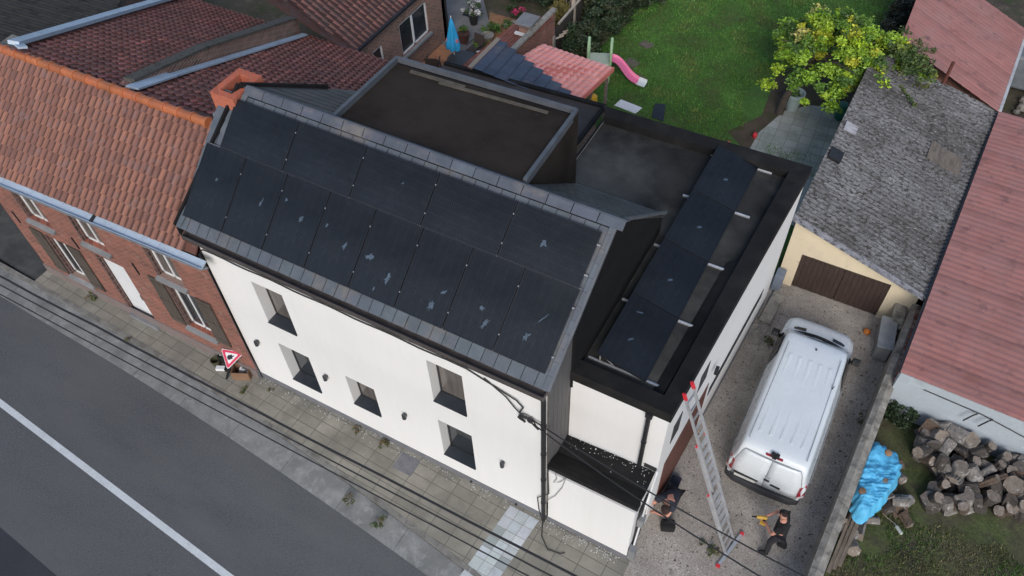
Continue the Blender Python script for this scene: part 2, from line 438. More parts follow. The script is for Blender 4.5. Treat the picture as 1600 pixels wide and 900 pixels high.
struct('terrace', sheet([(-6.3, 11.5), (-.5, 11.5), (-.9, 15.0), (-2.3, 17.3), (-4.4, 20), (-7, 21)], -.016), mat('terrace_stone', (.20, .195, .19), var=.2, scale=1.5, rough=.9, bump=.3, stain=((.12, .115, .11), .25, 1.8, .12)))
struct('terrace_deck', sheet([(-4.0, 13.4), (-1.0, 13.4), (-2.0, 16.0), (-4.15, 16.0)], -.010), mat('terracotta_deck', (.40, .19, .10), var=.25, scale=2, rough=.9, stretch=(1, 6, 1)))
struct('gravel_bed', sheet([(-.95, 14.2), (-.6, 17.0), (-1.2, 18.9), (-3.4, 18.9), (-2.5, 17.2), (-1.9, 15.5)], -.006), mat('bark_mulch', (.34, .17, .09), var=.4, scale=4, rough=1, bump=.9, bscale=30, fine=.4, fscale=20, stain=((.09, .10, .04), .25, 2, .1)))

# ---------------------------------------------------------------- white house
EAVE = 5.85
CA, SA, Y0, Z0, SK = math.cos(.749), math.sin(.749), .141, 6.247, .044
def RF(x, s, n=0.):          # point on the front slope: x along the street, s up the slope, n off it
    return Vector((x+SK*s, Y0+s*CA-n*SA, Z0+s*SA+n*CA))
house = thing('white_house', 'white rendered house with slate pitched roof, black flat dormer and black flat-roofed side wing', 'house', (4.5, 2.8, 0))
wins = [(1.36, 2.26, 3.38, 4.94, 0), (1.36, 2.34, .84, 2.50, 1), (3.46, 4.32, 1.19, 2.48, 0), (6.15, 7.03, 3.37, 5.0, 0), (6.15, 7.07, .84, 2.52, 1)]
mb = MB()
wall_openings(mb, (0, 0, .22), (1, 0, 0), (0, -1, 0), 9.012, 5.63, [(a, b, c-.22, d-.22) for a, b, c, d, k in wins], .34)
mb.box((0, .36, .1), (8.99, 5.6, 5.5))
mb.slab([(-.04, .02, .1), (-.04, .02, 5.85), (-.04, .36, 5.85), (-.04, .36, .1)], (.03, 0, 0))
mb.build('wall', white_render, house)
MB().box((0.0, -.018, -.1), (9.0, .05, .22)).build('plinth', grey_plinth, house)
for a, b, c, d, k in wins:
    f = MB()
    for q in ((a, c, a+.05, d), (b-.05, c, b, d), (a, c, b, c+.05), (a, d-.05, b, d)):
        f.box((q[0]+.002, .285, q[1]+.002), (q[2]-.002, .335, q[3]-.002))
    fr = f.build('window', frame_dark, house)
    MB().box((a+.03, .30, c+.03), (b-.03, .315, d-.03)).build('pane', glass if k else curtain_glass, fr)
    MB().box((a+.004, -.03, c+.003), (b-.004, .28, c+.03)).build('sill', sill_slate, fr)
# slates of the front slope (a grid of butt-jointed plates) and the ridge
flat5 = [0, 0]
mb = MB()
def st(i, j): return jit((1, 1, 1), .10)
mb.tiles(RF(-.31, -.295), (1, 0, 0), RF(0, 1)-RF(0, 0), 32, 11, .2935, .295, flat5, lip=.024, tintf=st, jit=.003, gap=.045)
mb.slab([RF(-.30, -.29, -.05), RF(9.06, -.29, -.05), RF(9.06, 3.1, -.05), RF(.13, 3.1, -.05)], tuple(RF(0, 0, -.06)-RF(0, 0)), (.12, .12, .12))
mb.build('front_roof_slope', slate, house)
mb = MB()
for i in range(17):
    xa = .30+i*.526
    mb.slab([RF(xa, 2.98, .05), RF(xa+.508, 2.98, .05), RF(xa+.508, 3.17, .055), RF(xa, 3.17, .055)], tuple(RF(0, 0, .022)-RF(0, 0)), jit((.86, .84, .90), .10))
    q = RF(xa, 3.17, .055)
    mb.slab([q, q+Vector((.518, 0, 0)), q+Vector((.518, .16, -.13)), q+Vector((0, .16, -.13))], (0, .015, .02), jit((.86, .84, .9), .1))
mb.build('ridge', slate, house)
# slate verge strips on both rakes, stepped
mb = MB(); mbL = MB()
for j in range(12):
    s = -.29+j*.285
    mb.slab([RF(8.97, s, .03), RF(9.09, s, .03), RF(9.09, s+.28, .03), RF(8.97, s+.28, .03)], tuple(RF(0, 0, .02)-RF(0, 0)), jit((1, 1, 1), .1))
    x = -.33+.185*(s+.29)
    mbL.slab([RF(x, s, .03), RF(x+.14, s, .03), RF(x+.19, s+.28, .03), RF(x+.05, s+.28, .03)], tuple(RF(0, 0, .02)-RF(0, 0)), jit((1, 1, 1), .1))
mb.build('verge', slate, house); mbL.build('verge', slate, house)
RIDGE_Y, RIDGE_Z = 2.44, 8.39
# left upstand beside the orange neighbour roof
m_ = MB(); m_.slab([(-.36, -.1, 6.0), (-.36, -.1, 5.78), (.22, 2.45, 8.1), (.22, 2.45, 8.36)], (.06, 0, 0)); m_.bar((-.36, -.09, 6.07), (.21, 2.43, 8.43), .07, .09); m_.build('side_flashing', dark_clad, house)
# rear slope
mb = MB()
Vr = Vector((0, -2.43+5.62-3.19-3.15, 2.72))
Vr = Vector((0, RIDGE_Y-5.66, RIDGE_Z-5.6))
Lr = Vr.length
mb.tiles((9.15, 5.66, 5.60), (-1, 0, 0), Vr, 40, 16, .222, Lr/16, [0, .006, .006, 0], lip=.016, tintf=lambda i, j: jit((1, 1, 1), .18), stagger=.5)
mb.slab([(.3, 5.66, 5.55), (9.12, 5.66, 5.55), (9.12, RIDGE_Y, RIDGE_Z-.05), (.3, RIDGE_Y, RIDGE_Z-.05)], (0, -.02, -.05), (.7, .7, .7))
mb.build('rear_roof_slope', slate_dark, house)
mb = MB()
mb.bar((9.21, 2.42, 8.42), (9.16, 5.72, 5.63), .05, .07, (0, .6, .8)); mb.bar((9.09, -.09, 6.06), (9.22, 2.44, 8.43), .05, .07, (0, -.6, .8))
mb.build('gable_trim', zinc_dark, house)
pl_ = [Vector(p) for p in ((.30, 2.46, 8.38), (1.12, 4.02, 7.55), (1.55, 4.62, 7.22), (2.40, 4.45, 7.32), (2.62, 2.56, 8.36))]
mb = MB(); mb.slab(pl_, (0, 0, -.06))
for k in range(1, 9):
    t_ = k/9; a, b_ = pl_[0].lerp(pl_[2], t_), pl_[4].lerp(pl_[3], t_)
    if k < 8: mb.bar(a+Vector((.08, 0, .012)), b_+Vector((0, 0, .012)), .02, .012, (0, .5, 1), (.5, .5, .5))
mb.slab([pl_[0], pl_[1], pl_[2], pl_[2]-Vector((0, 0, 1.6)), pl_[0]-Vector((0, 0, 1.6))], (.03, 0, 0), (.5, .5, .5))
mb.build('rear_roof_slope', slate_dark, house)
mb = MB(); mb.bar((.24, 2.42, 8.42), (1.16, 4.08, 7.56), .06, .10); mb.build('edge_flashing', dark_clad, house)
# gable wall on the side wing: black cladding above, grey panels in front
MB().slab([(9.10, .98, 4.7), (9.10, .98, 6.8), (9.16, 2.42, 8.33), (9.12, 5.6, 5.55), (9.12, 5.6, 4.7)], (-.06, 0, 0)).build('gable_cladding', dark_clad, house)
mb = MB()
for i in range(5):
    mb.slab([(9.02, .02+.2*i, 2.4), (9.02, .20+.2*i, 2.4), (9.035, .20+.2*i, 6.02+.18*i), (9.035, .02+.2*i, 5.86+.18*i)], (.018, 0, 0))
mb.build('side_cladding', grey_clad, house)
# gutter along the eave
g = MB()
for y_, z_, dy, dz in ((-.235, 5.86, .018, .135), (-.235, 5.86, .20, .018), (-.05, 5.86, .018, .15)):
    g.box((-.10, y_, z_), (9.03, y_+dy, z_+dz))
g.box((-.10, -.235, 5.86), (-.085, -.04, 5.99)); g.box((9.03, -.235, 5.86), (9.045, -.04, 5.99))
g.build('gutter', mat('brown_gutter', (.075, .065, .062), var=.25, scale=4, rough=.5), house)
mb = MB(); mb.tube([(8.965, -.09, 5.87), (8.965, -.07, 5.6), (8.965, -.062, 5.5), (8.965, -.062, .03)], .055, 10)
for z in (1, 2.2, 3.4, 4.6): mb.lathe([(.066, 0), (.066, .05)], (8.965, -.062, z), 10)
mb.build('downpipe', black_metal, house)
MB().tube([(-.07, -.05, 5.2), (-.07, -.05, 1.2), (-.02, -.06, .5), (0.02, -.07, .02)], .035, 8).build('downpipe', zinc_dark, house)
# rear dormer with flat roof and zinc-edged parapet
DL = [(2.62, 2.55, 8.33), (7.20, 2.62, 8.35), (6.87, 5.64, 7.80), (2.16, 5.50, 7.80)]
dv = [Vector(p) for p in DL]
MB().slab([(2.5, 2.5, 5.6), (7.12, 2.6, 5.6), (6.86, 5.62, 5.6), (2.2, 5.48, 5.6)], (0, 0, 2.12)).build('dormer_wall', dark_clad, house)
mb = MB(); c0 = sum(dv, Vector())/4
mb.slab([p+(c0-p)*.02-Vector((0, 0, .10)) for p in dv], (0, 0, -.1)); mb.slab([(7.17, 2.62, 8.32), (6.88, 5.64, 7.76), (6.88, 5.64, 5.62), (7.1, 2.72, 8.0)], (-.04, 0, 0))
mb.build('dormer_roof', flatroof, house)
mb = MB()
for a, b in ((1, 2), (2, 3), (3, 0)):
    p, q = dv[a]+(c0-dv[a])*.016, dv[b]+(c0-dv[b])*.016
    mb.bar(p-Vector((0, 0, .05)), q-Vector((0, 0, .05)), .085, .17)
mb.build('dormer_edge', zinc_dark, house)
mb = MB()
mb.bar((2.75, 5.22, 7.77), (4.2, 5.26, 7.775), .10, .03); mb.bar((3.6, 5.14, 7.79), (6.3, 5.30, 7.77), .09, .03)
mb.build('timber_batten', mat('dull_batten', (.10, .085, .065), var=.3, scale=4, rough=.95), house)
# side wing: white walls, black flat roof with parapet
mb = MB()
OX0, OX1, YF, YB = 11.19, 11.64, 1.0, 9.05
def ox(y): return OX0+(OX1-OX0)*(y-YF)/(YB-YF)
mb.slab([(9.06, YF, 0), (OX0, YF, 0), (OX1, YB, 0), (6.25, YB-.12, 0), (6.25, 5.75, 0), (9.06, 5.75, 0)], (0, 0, 5.06))
mb.build('wing_wall', white_render, house)
MB().slab([(9.04, YF+.02, 5.062), (OX0-.02, YF+.02, 5.062), (OX1-.02, YB-.02, 5.062), (6.27, YB-.14, 5.062), (6.27, 5.70, 5.062), (9.04, 5.70, 5.062)], (0, 0, -.02)).build('wing_flat_roof', flatroof2, house)
mb = MB()
E_ = .05
outer = [(9.05, YF-E_), (OX0+E_, YF-E_), (OX1+E_, YB+E_), (6.17, YB-.12+E_)]
inner = [(9.10, YF+.32), (OX0-.26, YF+.32), (OX1-.42, YB-.34), (6.30, YB-.44)]
PT = 5.33
for i in range(3):
    a, b, c, d = outer[i], outer[i+1], inner[i+1], inner[i]
    mb.slab([(*a, PT), (*b, PT), (c[0], c[1], PT-.03), (d[0], d[1], PT-.03)], (0, 0, -.30))
mb.slab([(OX0-.30, YF+.3, 5.23), (ox(5.4)-.34, 5.4, 5.23), (ox(5.4)-.62, 5.4, 5.07), (OX0-.55, YF+.3, 5.07)], (0, 0, -.1))
mb.build('parapet', membrane, house)
MB().slab([(6.17, 5.9, 5.0), (6.17, YB-.1, 5.0), (6.28, YB-.1, 5.1), (6.28, 5.9, 5.1)], (.03, 0, .08)).build('roof_edge_trim', membrane, house)
mb = MB(); mb.tube([(10.80, .93, 5.05), (10.80, .93, 2.62)], .05, 10); mb.lathe([(.06, 0), (.06, .05)], (10.80, .93, 3.9), 10); mb.box((10.73, .88, 4.96), (10.88, .99, 5.1))
mb.build('downpipe', black_metal, house)
# openings on the drive side of the wing
def sidebox(y0, y1, z0, z1, m, name, p=house, dx=.012):
    s = (OX1-OX0)/(YB-YF)
    return MB().slab([(ox(y0)+dx, y0, z0), (ox(y1)+dx, y1, z0), (ox(y1)+dx, y1, z1), (ox(y0)+dx, y0, z1)], (-.05, 0, 0)).build(name, m, p)
sidebox(4.3, 8.0, 1.35, 1.72, frame_dark, 'high_window')
dw = sidebox(1.5, 4.0, .02, 2.35, mat('red_brown_wood', (.13, .045, .03), var=.3, scale=3, rough=.6, stretch=(6, 6, .6)), 'garage_door')
sidebox(1.55, 1.98, 3.2, 3.95, frame_dark, 'window'); sidebox(2.95, 3.45, 3.35, 4.0, frame_dark, 'window')
w_ = MB().box((11.42, 3.9, 2.9), (11.5, 4.02, 3.12)).build('wall_lamp', black_metal, house)
mb = MB(); s_ = mb.slab([(ox(4.4)+.004, 4.4, 0), (ox(9)+.004, 9, 0), (ox(9)+.004, 9, .25), (ox(4.4)+.004, 4.4, .25)], (.02, 0, 0)); mb.build('plinth', grey_plinth, house)
# low front porch structure with black roof
mb = MB()
mb.slab([(9.06, 0, .2), (11.14, 0, .2), (11.14, .95, .2), (9.06, .95, .2)], (0, 0, 2.40))
mb.build('porch_wall', white_render, house)
MB().slab([(9.04, -.016, -.1), (11.155, -.016, -.1), (11.155, .9, -.1), (9.04, .9, -.1)], (0, 0, .3)).build('plinth', grey_plinth, house)
mb = MB()
mb.slab([(9.04, -.03, 2.93), (11.18, -.03, 2.93), (11.18, .14, 2.90), (9.04, .14, 2.90)], (0, 0, -.16))
mb.slab([(9.04, .13, 2.91), (11.16, .13, 2.91), (11.16, .50, 2.74), (9.04, .50, 2.68)], (0, 0, -.06))
mb.slab([(9.04, .48, 2.72), (11.16, .48, 2.75), (11.16, .99, 2.80), (9.04, .99, 2.66)], (0, 0, -.06))
mb.build('porch_roof', membrane, house)
mb = MB(); grit = mat('white_grit', (.6, .6, .58), var=.2)
for i in range(150):
    x = random.uniform(9.1, 11.12); t_ = random.random()**5
    if x > 10.85: t_ = random.random()
    y = .98-t_*.45; r = random.uniform(.004, .012)*(1.8 if random.random() < .05 else 1)
    z = 2.72+(.98-.48)*.0+(.06 if True else 0)
    z = 2.66+(x-9.04)/2.1*.11+(y-.48)/.5*.05+.012
    mb.add([(x-r, y-r, z), (x+r, y-r*.6, z), (x+r*.7, y+r, z+.004), (x-r*.8, y+r*.8, z)], [(0, 1, 2, 3)])
tag(mb.build('render_debris', grit), 'white render crumbs strewn on the black porch roof', 'debris', kind='stuff')
MB().box((10.9, .93, 2.93), (11.18, .99, 2.98)).build('light_bar', black_metal, house)
pd = MB().slab([(11.165, .25, .1), (11.165, .85, .1), (11.165, .85, 2.2), (11.165, .25, 2.2)], (.02, 0, 0)).build('porch_door', frame_dark, house)
MB().box((11.17, .22, 1.5), (11.30, .42, 1.85)).build('meter_box', concrete_grey, house)
MB().box((11.16, -.02, .12), (11.32, .14, .62)).build('letterbox', concrete_grey, house)
mb = MB(); mb.tube([(11.21, .95, 2.95), (11.24, .4, 2.2), (11.22, .1, .2)], .022, 6); mb.build('corner_rail', frame_white, house)
# facade lamps
for x, z in ((.58, 2.07), (2.79, 2.0), (5.18, 2.0), (7.90, 1.99)):
    mb = MB(); mb.lathe([(.035, -.09), (.055, -.07), (.055, .09), (.03, .1)], (x, -.085, z), 12); mb.box((x-.03, -.06, z-.04), (x+.03, 0.0, z+.04))
    mb.build('wall_lamp', mat('gunmetal', (.09, .09, .095), var=.2, rough=.35, metal=.6), house)
for x, y in ((6.9, -.06), (8.2, -.06)):
    MB().lathe([(.03, 0), (.03, .012)], (x, y, .1), 8).build('vent_cap', black_metal, house)
# eave cable with clips
pts = [(0.02, -.03, 5.0), (-.02, -.03, 5.3), (.12, -.03, 5.42)]+[(.12+i*.33, -.03, 5.42+.02*math.sin(i*1.3)) for i in range(1, 21)]+[(7.2, -.03, 5.43), (8.0, -.035, 5.2), (8.35, -.05, 5.12), (8.5, -.05, 4.95), (8.42, -.05, 4.75)]
tag(MB().tube(pts, .017, 6).build('facade_cable', cable_mat), 'black cable clipped along the white facade just below the eave', 'cable')
pts = [(7.6, -.03, 5.38), (8.1, -.04, 5.05), (8.3, -.05, 4.8), (8.5, -.06, 4.62), (8.7, -.06, 4.72), (8.85, -.12, 4.55)]
tag(MB().tube(pts, .015, 6).build('cable_loop', cable_mat), 'black cable loop sagging to the junction beside the black downpipe', 'cable')
mb = MB()
for k in range(7):
    a = Vector((8.5+random.uniform(-.12, .18), -.07-random.uniform(0, .05), 4.68+random.uniform(-.12, .12)))
    b_ = a+Vector((random.uniform(.05, .25), random.uniform(-.03, .03), random.uniform(-.22, .05)))
    mb.tube([a, (a+b_)/2+Vector((0, -.02, .02)), b_], random.uniform(.014, .03), 6)
tag(mb.build('cable_junction', cable_mat), 'tangle of black cable splices hanging on the white facade near its corner', 'cable junction')
pts = [(9.06, -.03, 2.55), (9.10, -.05, 1.6), (8.80, -.05, 1.1), (8.84, -.06, .5), (8.98, -.12, .02), (9.12, -.45, .02), (9.4, -.68, .02), (9.72, -.62, .02), (9.8, -.55, .02)]
tag(MB().tube(pts, .012, 6).build('loose_cable', cable_mat), 'loose black cable hanging down by the downpipe and looping on the paving', 'cable')
pts = [(9.2, -.02, 2.9), (9.28, -.03, 2.5), (9.2, -.03, 2.25), (9.35, -.03, 2.4), (9.5, -.03, 2.75), (9.42, -.03, 2.2), (9.25, -.03, 1.6), (9.0, -.06, 1.1)]
tag(MB().tube(pts, .009, 6).build('loose_cable', cable_grey), 'thin grey cable dangling in curls on the white porch wall', 'cable')

# ---------------------------------------------------------------- solar panels
PW, PH, GP = 1.119, 1.722, .02
cell_m = mat('solar_glass', (.0115, .0135, .0165), var=.4, scale=.45, rough=.24, spec=.33, fine=.08, fscale=8)
def add_cells(m):     # thin cell lines inside the glass
    n, l = m.node_tree.nodes, m.node_tree.links
    b = n['Principled BSDF']
    src = b.inputs['Base Color'].links[0].from_socket
    uv = n.new('ShaderNodeAttribute'); uv.attribute_name = 'cell'
    wv = n.new('ShaderNodeTexBrick'); wv.offset = 0
    wv.inputs['Scale'].default_value = 1; wv.inputs['Brick Width'].default_value = .182; wv.inputs['Row Height'].default_value = .0455
    wv.inputs['Mortar Size'].default_value = .004; wv.inputs['Mortar Smooth'].default_value = .4
    wv.inputs['Color1'].default_value = (1, 1, 1, 1); wv.inputs['Color2'].default_value = (1.08, 1.08, 1.1, 1); wv.inputs['Mortar'].default_value = (2.2, 2.2, 2.2, 1)
    l.new(uv.outputs['Vector'], wv.inputs['Vector'])
    t = n.new('ShaderNodeMix'); t.data_type = 'RGBA'; t.blend_type = 'MULTIPLY'; t.inputs[0].default_value = 1
    l.new(src, t.inputs[6]); l.new(wv.outputs['Color'], t.inputs[7]); l.new(t.outputs[2], b.inputs['Base Color'])
add_cells(cell_m)
panel_frame = mat('black_panel_frame', (.03, .032, .036), var=.1, rough=.35, metal=.5)
smear_m = mat('dried_smear', (.062, .092, .13), var=.35, scale=9, rough=.6, fine=.15, fscale=40)
def blob(c, X, Y, N, L, W, seed):
    r_ = random.Random(seed); vs = [c+N*.003]
    n = 14
    for k in range(n):
        a = 2*math.pi*k/n; q = r_.uniform(.35, 1.25)
        vs.append(c+X*math.cos(a)*W*q+Y*math.sin(a)*L*q+N*.003)
    return vs, [(0, 1+k, 1+(k+1) % n) for k in range(n)]
def panel(c, X, Y, N, wx, wy, label, group, smears, clamps=True):
    c, X, Y, N = Vector(c), Vector(X).normalized(), Vector(Y).normalized(), Vector(N).normalized()
    root = thing('solar_panel', label, 'solar panel', c, group)
    f = MB(); t = .012
    for sx in (-1, 1):
        f.obox(c+X*sx*(wx/2-t/2), (t/2, wy/2, .018), (X, Y, N))
    for sy in (-1, 1):
        f.obox(c+Y*sy*(wy/2-t/2), (wx/2-t, t/2, .018), (X, Y, N))
    f.build('frame', panel_frame, root)
    g = MB(); a, b = wx/2-t, wy/2-t
    g.obox(c+N*.006, (a, b, .006), (X, Y, N))
    go = g.build('glass', cell_m, root)
    long_y = wy > wx
    at = go.data.attributes.new('cell', 'FLOAT_VECTOR', 'POINT')
    for i, v in enumerate(go.data.vertices):
        p = v.co+c-c
        u_, v_ = p.dot(X), p.dot(Y)
        at.data[i].vector = (u_+5, v_+5, 0) if long_y else (v_+5, u_+5, 0)
    for k, (u, v, L, W, ang) in enumerate(smears):
        d = X*math.cos(ang)+Y*math.sin(ang); e = N.cross(d)
        vs, fs = blob(c+X*u*wx+Y*v*wy+N*.012, e, d, N, L, W, k+int(abs(c.x)*50))
        MB().add(vs, fs).build('smear', smear_m, root)
    return root
Nf = RF(0, 0, 1)-RF(0, 0, 0); Xf = Vector((1, 0, 0)); Yf = (RF(0, 1)-RF(0, 0)).normalized()
Yp = Nf.cross(Xf)
low_sm = [[(.0, .1, .06, .035, 1.2)], [(.15, .05, .12, .03, 1.3)], [(.1, .05, .09, .05, 1.1), (-.35, .2, .04, .04, 0)], [(.15, -.05, .1, .04, 1.2), (-.35, .1, .04, .03, 1)],
          [(-.3, -.05, .11, .07, .4), (.2, -.2, .16, .05, 1.3), (.0, -.38, .05, .02, 1.5)], [(.15, -.3, .12, .07, 1.4), (.3, -.1, .09, .03, .8)], [(.2, -.25, .16, .04, 1.2), (.05, -.1, .05, .05, 0)], [(-.05, -.2, .12, .06, 1.1), (.1, .05, .2, .012, 1.0)]]
low_lb = ['black solar panel at the left end of the lower row, beside the orange tiled roof', 'black solar panel second from left in lower row, one thin pale streak across it', 'black solar panel third from left in lower row, two small pale spots',
          'black solar panel fourth from left in lower row, above the gap between white house windows', 'black solar panel in middle of lower row with two broad bluish smears', 'black solar panel sixth from left in lower row, smear near its lower edge',
          'black solar panel second from right in lower row, long curved pale streak', 'black solar panel at the lower right corner of the slate roof nearest the downpipe']
X0 = -.17
for k in range(8):
    xa = X0+k*(PW+GP)
    panel(RF(xa+PW/2+.0, PH/2, .10), Xf, Yf, Nf, PW, PH, low_lb[k], 'solar panels on the pitched slate roof', low_sm[k])
up_lb = ['black landscape solar panel at upper left by the orange chimney', 'black landscape solar panel second in the upper row from the chimney', 'black landscape solar panel in the middle of the upper row', 'black landscape solar panel second from right in upper row', 'black landscape solar panel at upper right end with faint round smear']
for k in range(5):
    xa = .203+k*(PH+GP)
    panel(RF(xa+PH/2, PH+GP+PW/2-.015, .10), Xf, Yf, Nf, PH, PW, up_lb[k], 'solar panels on the pitched slate roof', [(-.05, 0, .09, .08, 1.)] if k == 4 else ([(.1, .1, .05, .02, 1)] if k == 2 else []))
mb = MB()
for k in range(9):
    xa = X0+k*(PW+GP)-GP/2
    for s in (.35, 1.35):
        if k in (0,): continue
        mb.obox(RF(xa, s, .112), (.011, .015, .005), (Xf, Yf, Nf))
for k in range(1, 6):
    for s in (2.0, 2.6): mb.obox(RF(.203+k*(PH+GP)-GP/2, s, .112), (.011, .015, .005), (Xf, Yf, Nf))
rl = MB(); rl.bar(RF(-.1, PH+.012, .105), RF(8.95, PH+.012, .105), .016, .016, Nf)
tag(rl.build('joint_rail', mat('joint_metal', (.15, .155, .17), var=.1, rough=.5)), 'thin grey metal joint rail between the two rows of panels on the slate roof', 'mounting rail')
for s in (.35, 1.35, 2.0, 2.6): mb.bar(RF(-.1 if s < 1.8 else .3, s, .05), RF(8.95, s, .05), .035, .035, Nf)
tag(mb.build('mounting_rail', mat('dull_aluminium', (.30, .31, .34), var=.1, rough=.5, metal=.3)), 'aluminium rails and clamps carrying the panels on the slate roof', 'mounting rail')
# four on the flat roof
Xp = Vector((1.08, 0, -.27)).normalized(); Yq = Vector((.006, 1, 0)).normalized(); Np = Xp.cross(Yq)
fl_lb = ['tilted solar panel on the flat wing roof nearest the ladder', 'tilted solar panel second from the ladder on the flat wing roof', 'tilted solar panel third from the ladder on the flat wing roof', 'tilted solar panel at the rear of the flat wing roof beside the back parapet']
for k in range(4):
    yc = 1.52+.89+k*1.80
    panel((9.92+.006*k, yc, 5.30), Xp, Yq, Np, 1.13, 1.78, fl_lb[k], 'tilted solar panels on the flat roof', [(.0, -.05, .07, .04, 1)] if k else [(-.1, -.1, .08, .03, 1), (-.2, .3, .1, .03, .2)])
for k, y in enumerate((1.60, 3.33, 5.15, 6.98, 8.70)):
    mb = MB()
    mb.box((9.16, y-.03, 5.066), (10.84, y+.03, 5.10)); mb.box((9.16, y-.010, 5.10), (10.84, y+.010, 5.115))
    mb.bar((9.42, y, 5.1), (9.42, y, 5.39), .03, .03); mb.bar((9.42, y, 5.38), (9.75, y, 5.11), .02, .02)
    tag(mb.build('mounting_rail', alu), ['short aluminium rail and bracket under the front edge of the tilted panels', 'aluminium rail at the first seam of the tilted panels', 'aluminium rail at the middle seam of the tilted panels', 'aluminium rail at the third seam of the tilted panels', 'aluminium rail under the rear end of the tilted panels'][k], 'mounting rail', 'rails under the tilted panels')

# ---------------------------------------------------------------- brick neighbour house
bh = thing('brick_house', 'old red brick terraced house with orange clay tile roof and wooden shutters', 'house', (-4.3, 2, 0))
def zs(x): return .055*x           # the row sags towards its left end
BY = -.09
ops = [(-7.42, -6.4, 3.05, 4.35, 'u'), (-5.12, -4.12, 3.22, 4.55, 'u'), (-2.28, -1.32, 3.32, 4.75, 'u'),
       (-7.2, -6.25, .72, 2.45, 'w'), (-4.95, -3.85, .12, 2.75, 'd'), (-2.2, -1.15, 1.2, 3.0, 'w')]
mb = MB(); wall_openings(mb, (-8.6, BY, .0), (1, 0, 0), (0, -1, 0), 8.62, 5.0, [(a+8.6, b+8.6, c, d) for a, b, c, d, k in ops], .2)
mb.box((-8.6, BY+.22, 0), (-.02, 3, 4.8)); mb.box((-8.6, BY, 0), (-8.58, BY+.3, 5))
mb.build('wall', brick_red, bh)
MB().box((-8.62, BY-.03, -.1), (0, BY, .42)).build('plinth', mat('pink_plinth', (.21, .165, .155), var=.2, scale=2, rough=.9, stain=((.14, .13, .13), .3, 2, .1)), bh)
sh_m = mat('shutter_wood', (.085, .068, .055), var=.3, scale=3, rough=.7, stretch=(6, 1, .6))
for a, b, c, d, k in ops:
    MB().box((a+.0, BY-.015, c), (a+.07, BY+.19, d)).build('brick_reveal', brick_dark, bh)
    f = MB(); t = .07
    if k == 'd':
        df = MB().box((a+.1, BY+.1, c), (b, BY+.15, d)); dd = df.build('door', frame_white, bh)
        MB().box((b-.22, BY+.07, c+1.0), (b-.17, BY+.1, c+1.2)).build('handle', black_metal, dd)
        MB().box((a, BY-.12, 0), (b+.05, BY+.1, c+.01)).build('doorstep', concrete_grey, bh)
        continue
    for q in ((a+.07, c, a+.07+t, d), (b-t, c, b, d), (a+.07, c, b, c+t), (a+.07, d-t, b, d), ((a+b)/2, c, (a+b)/2+t*.7, d)):
        f.box((q[0]+.002, BY+.12, q[1]+.002), (q[2]-.002, BY+.17, q[3]-.002))
    fo = f.build('window', frame_white, bh)
    MB().box((a+.1, BY+.14, c+.03), (b-.03, BY+.15, d-.03)).build('pane', curtain_glass if k == 'u' else glass, fo)
    MB().slab([(a-.06, BY-.10, c-.10), (b+.06, BY-.10, c-.10), (b+.06, BY+.13, c+.005), (a-.06, BY+.13, c+.005)], (0, 0, -.08)).build('sill', concrete_grey, fo)
    if k == 'w':
        for s, xa in ((0, a-.56), (1, b+.04)):
            m2 = MB(); m2.box((xa, BY-.05, c-.05), (xa+.52, BY-.008, d+.05))
            for z in (c+.15, (c+d)/2, d-.15): m2.box((xa+.03, BY-.065, z-.05), (xa+.49, BY-.05, z+.05))
            m2.build('shutter', sh_m, bh)
for x, z in ((-8.15, 2.7), (-5.62, 2.85), (-3.2, 3.05)):
    MB().bar((x-.02, BY-.02, z+.22), (x+.02, BY-.02, z-.22), .035, .03, (0, 1, 0)).build('wall_anchor', black_metal, bh)
# front slope with orange pantiles; eave drops and slope sags slightly to the left
EA, EB = Vector((-8.9, -.27, 4.90)), Vector((.14, -.22, 5.43))
RA, RB = Vector((-8.9, 1.98, 7.08)), Vector((.05, 1.82, 7.52))
Uo = EB-EA; Vo = ((RA-EA)+(RB-EB))/2
prof = [-.03, -.012, .03, .050, .056, .052, .044, .006, -.03]
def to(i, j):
    k = 1+random.uniform(-.10, .10); fl = random.uniform(.35, 1.0)     # flamed tiles: dark purple edge, orange body, darker channel faces
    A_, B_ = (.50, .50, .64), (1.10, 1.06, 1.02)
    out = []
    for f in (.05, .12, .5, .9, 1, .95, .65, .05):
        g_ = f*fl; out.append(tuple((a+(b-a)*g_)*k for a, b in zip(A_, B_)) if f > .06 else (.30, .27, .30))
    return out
def keep_o(u, v):
    p = EA+Uo.normalized()*u+Vo.normalized()*v
    return p.x < -.33+.235*(p.y+.08)+.05
mb = MB(); nrow = 11
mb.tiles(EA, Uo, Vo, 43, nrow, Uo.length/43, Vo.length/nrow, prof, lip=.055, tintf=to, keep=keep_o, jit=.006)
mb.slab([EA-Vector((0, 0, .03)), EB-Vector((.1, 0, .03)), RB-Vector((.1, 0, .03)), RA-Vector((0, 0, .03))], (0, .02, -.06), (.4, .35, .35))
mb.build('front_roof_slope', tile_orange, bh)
mb = MB()
for i in range(19):
    a = RA.lerp(RB, i/20.0+.035); b_ = RA.lerp(RB, (i+1.12)/20.0+.035)
    if b_.x > -.35: break
    up = Vector((0, 0, .045))
    mb.tube([a+up, a.lerp(b_, .86)+up, a.lerp(b_, .88)+up, b_+up], [.115, .108, .135, .135], 12, t=jit((1, 1, 1), .14))
mb.build('ridge', ridge_clay, bh, smooth=False)
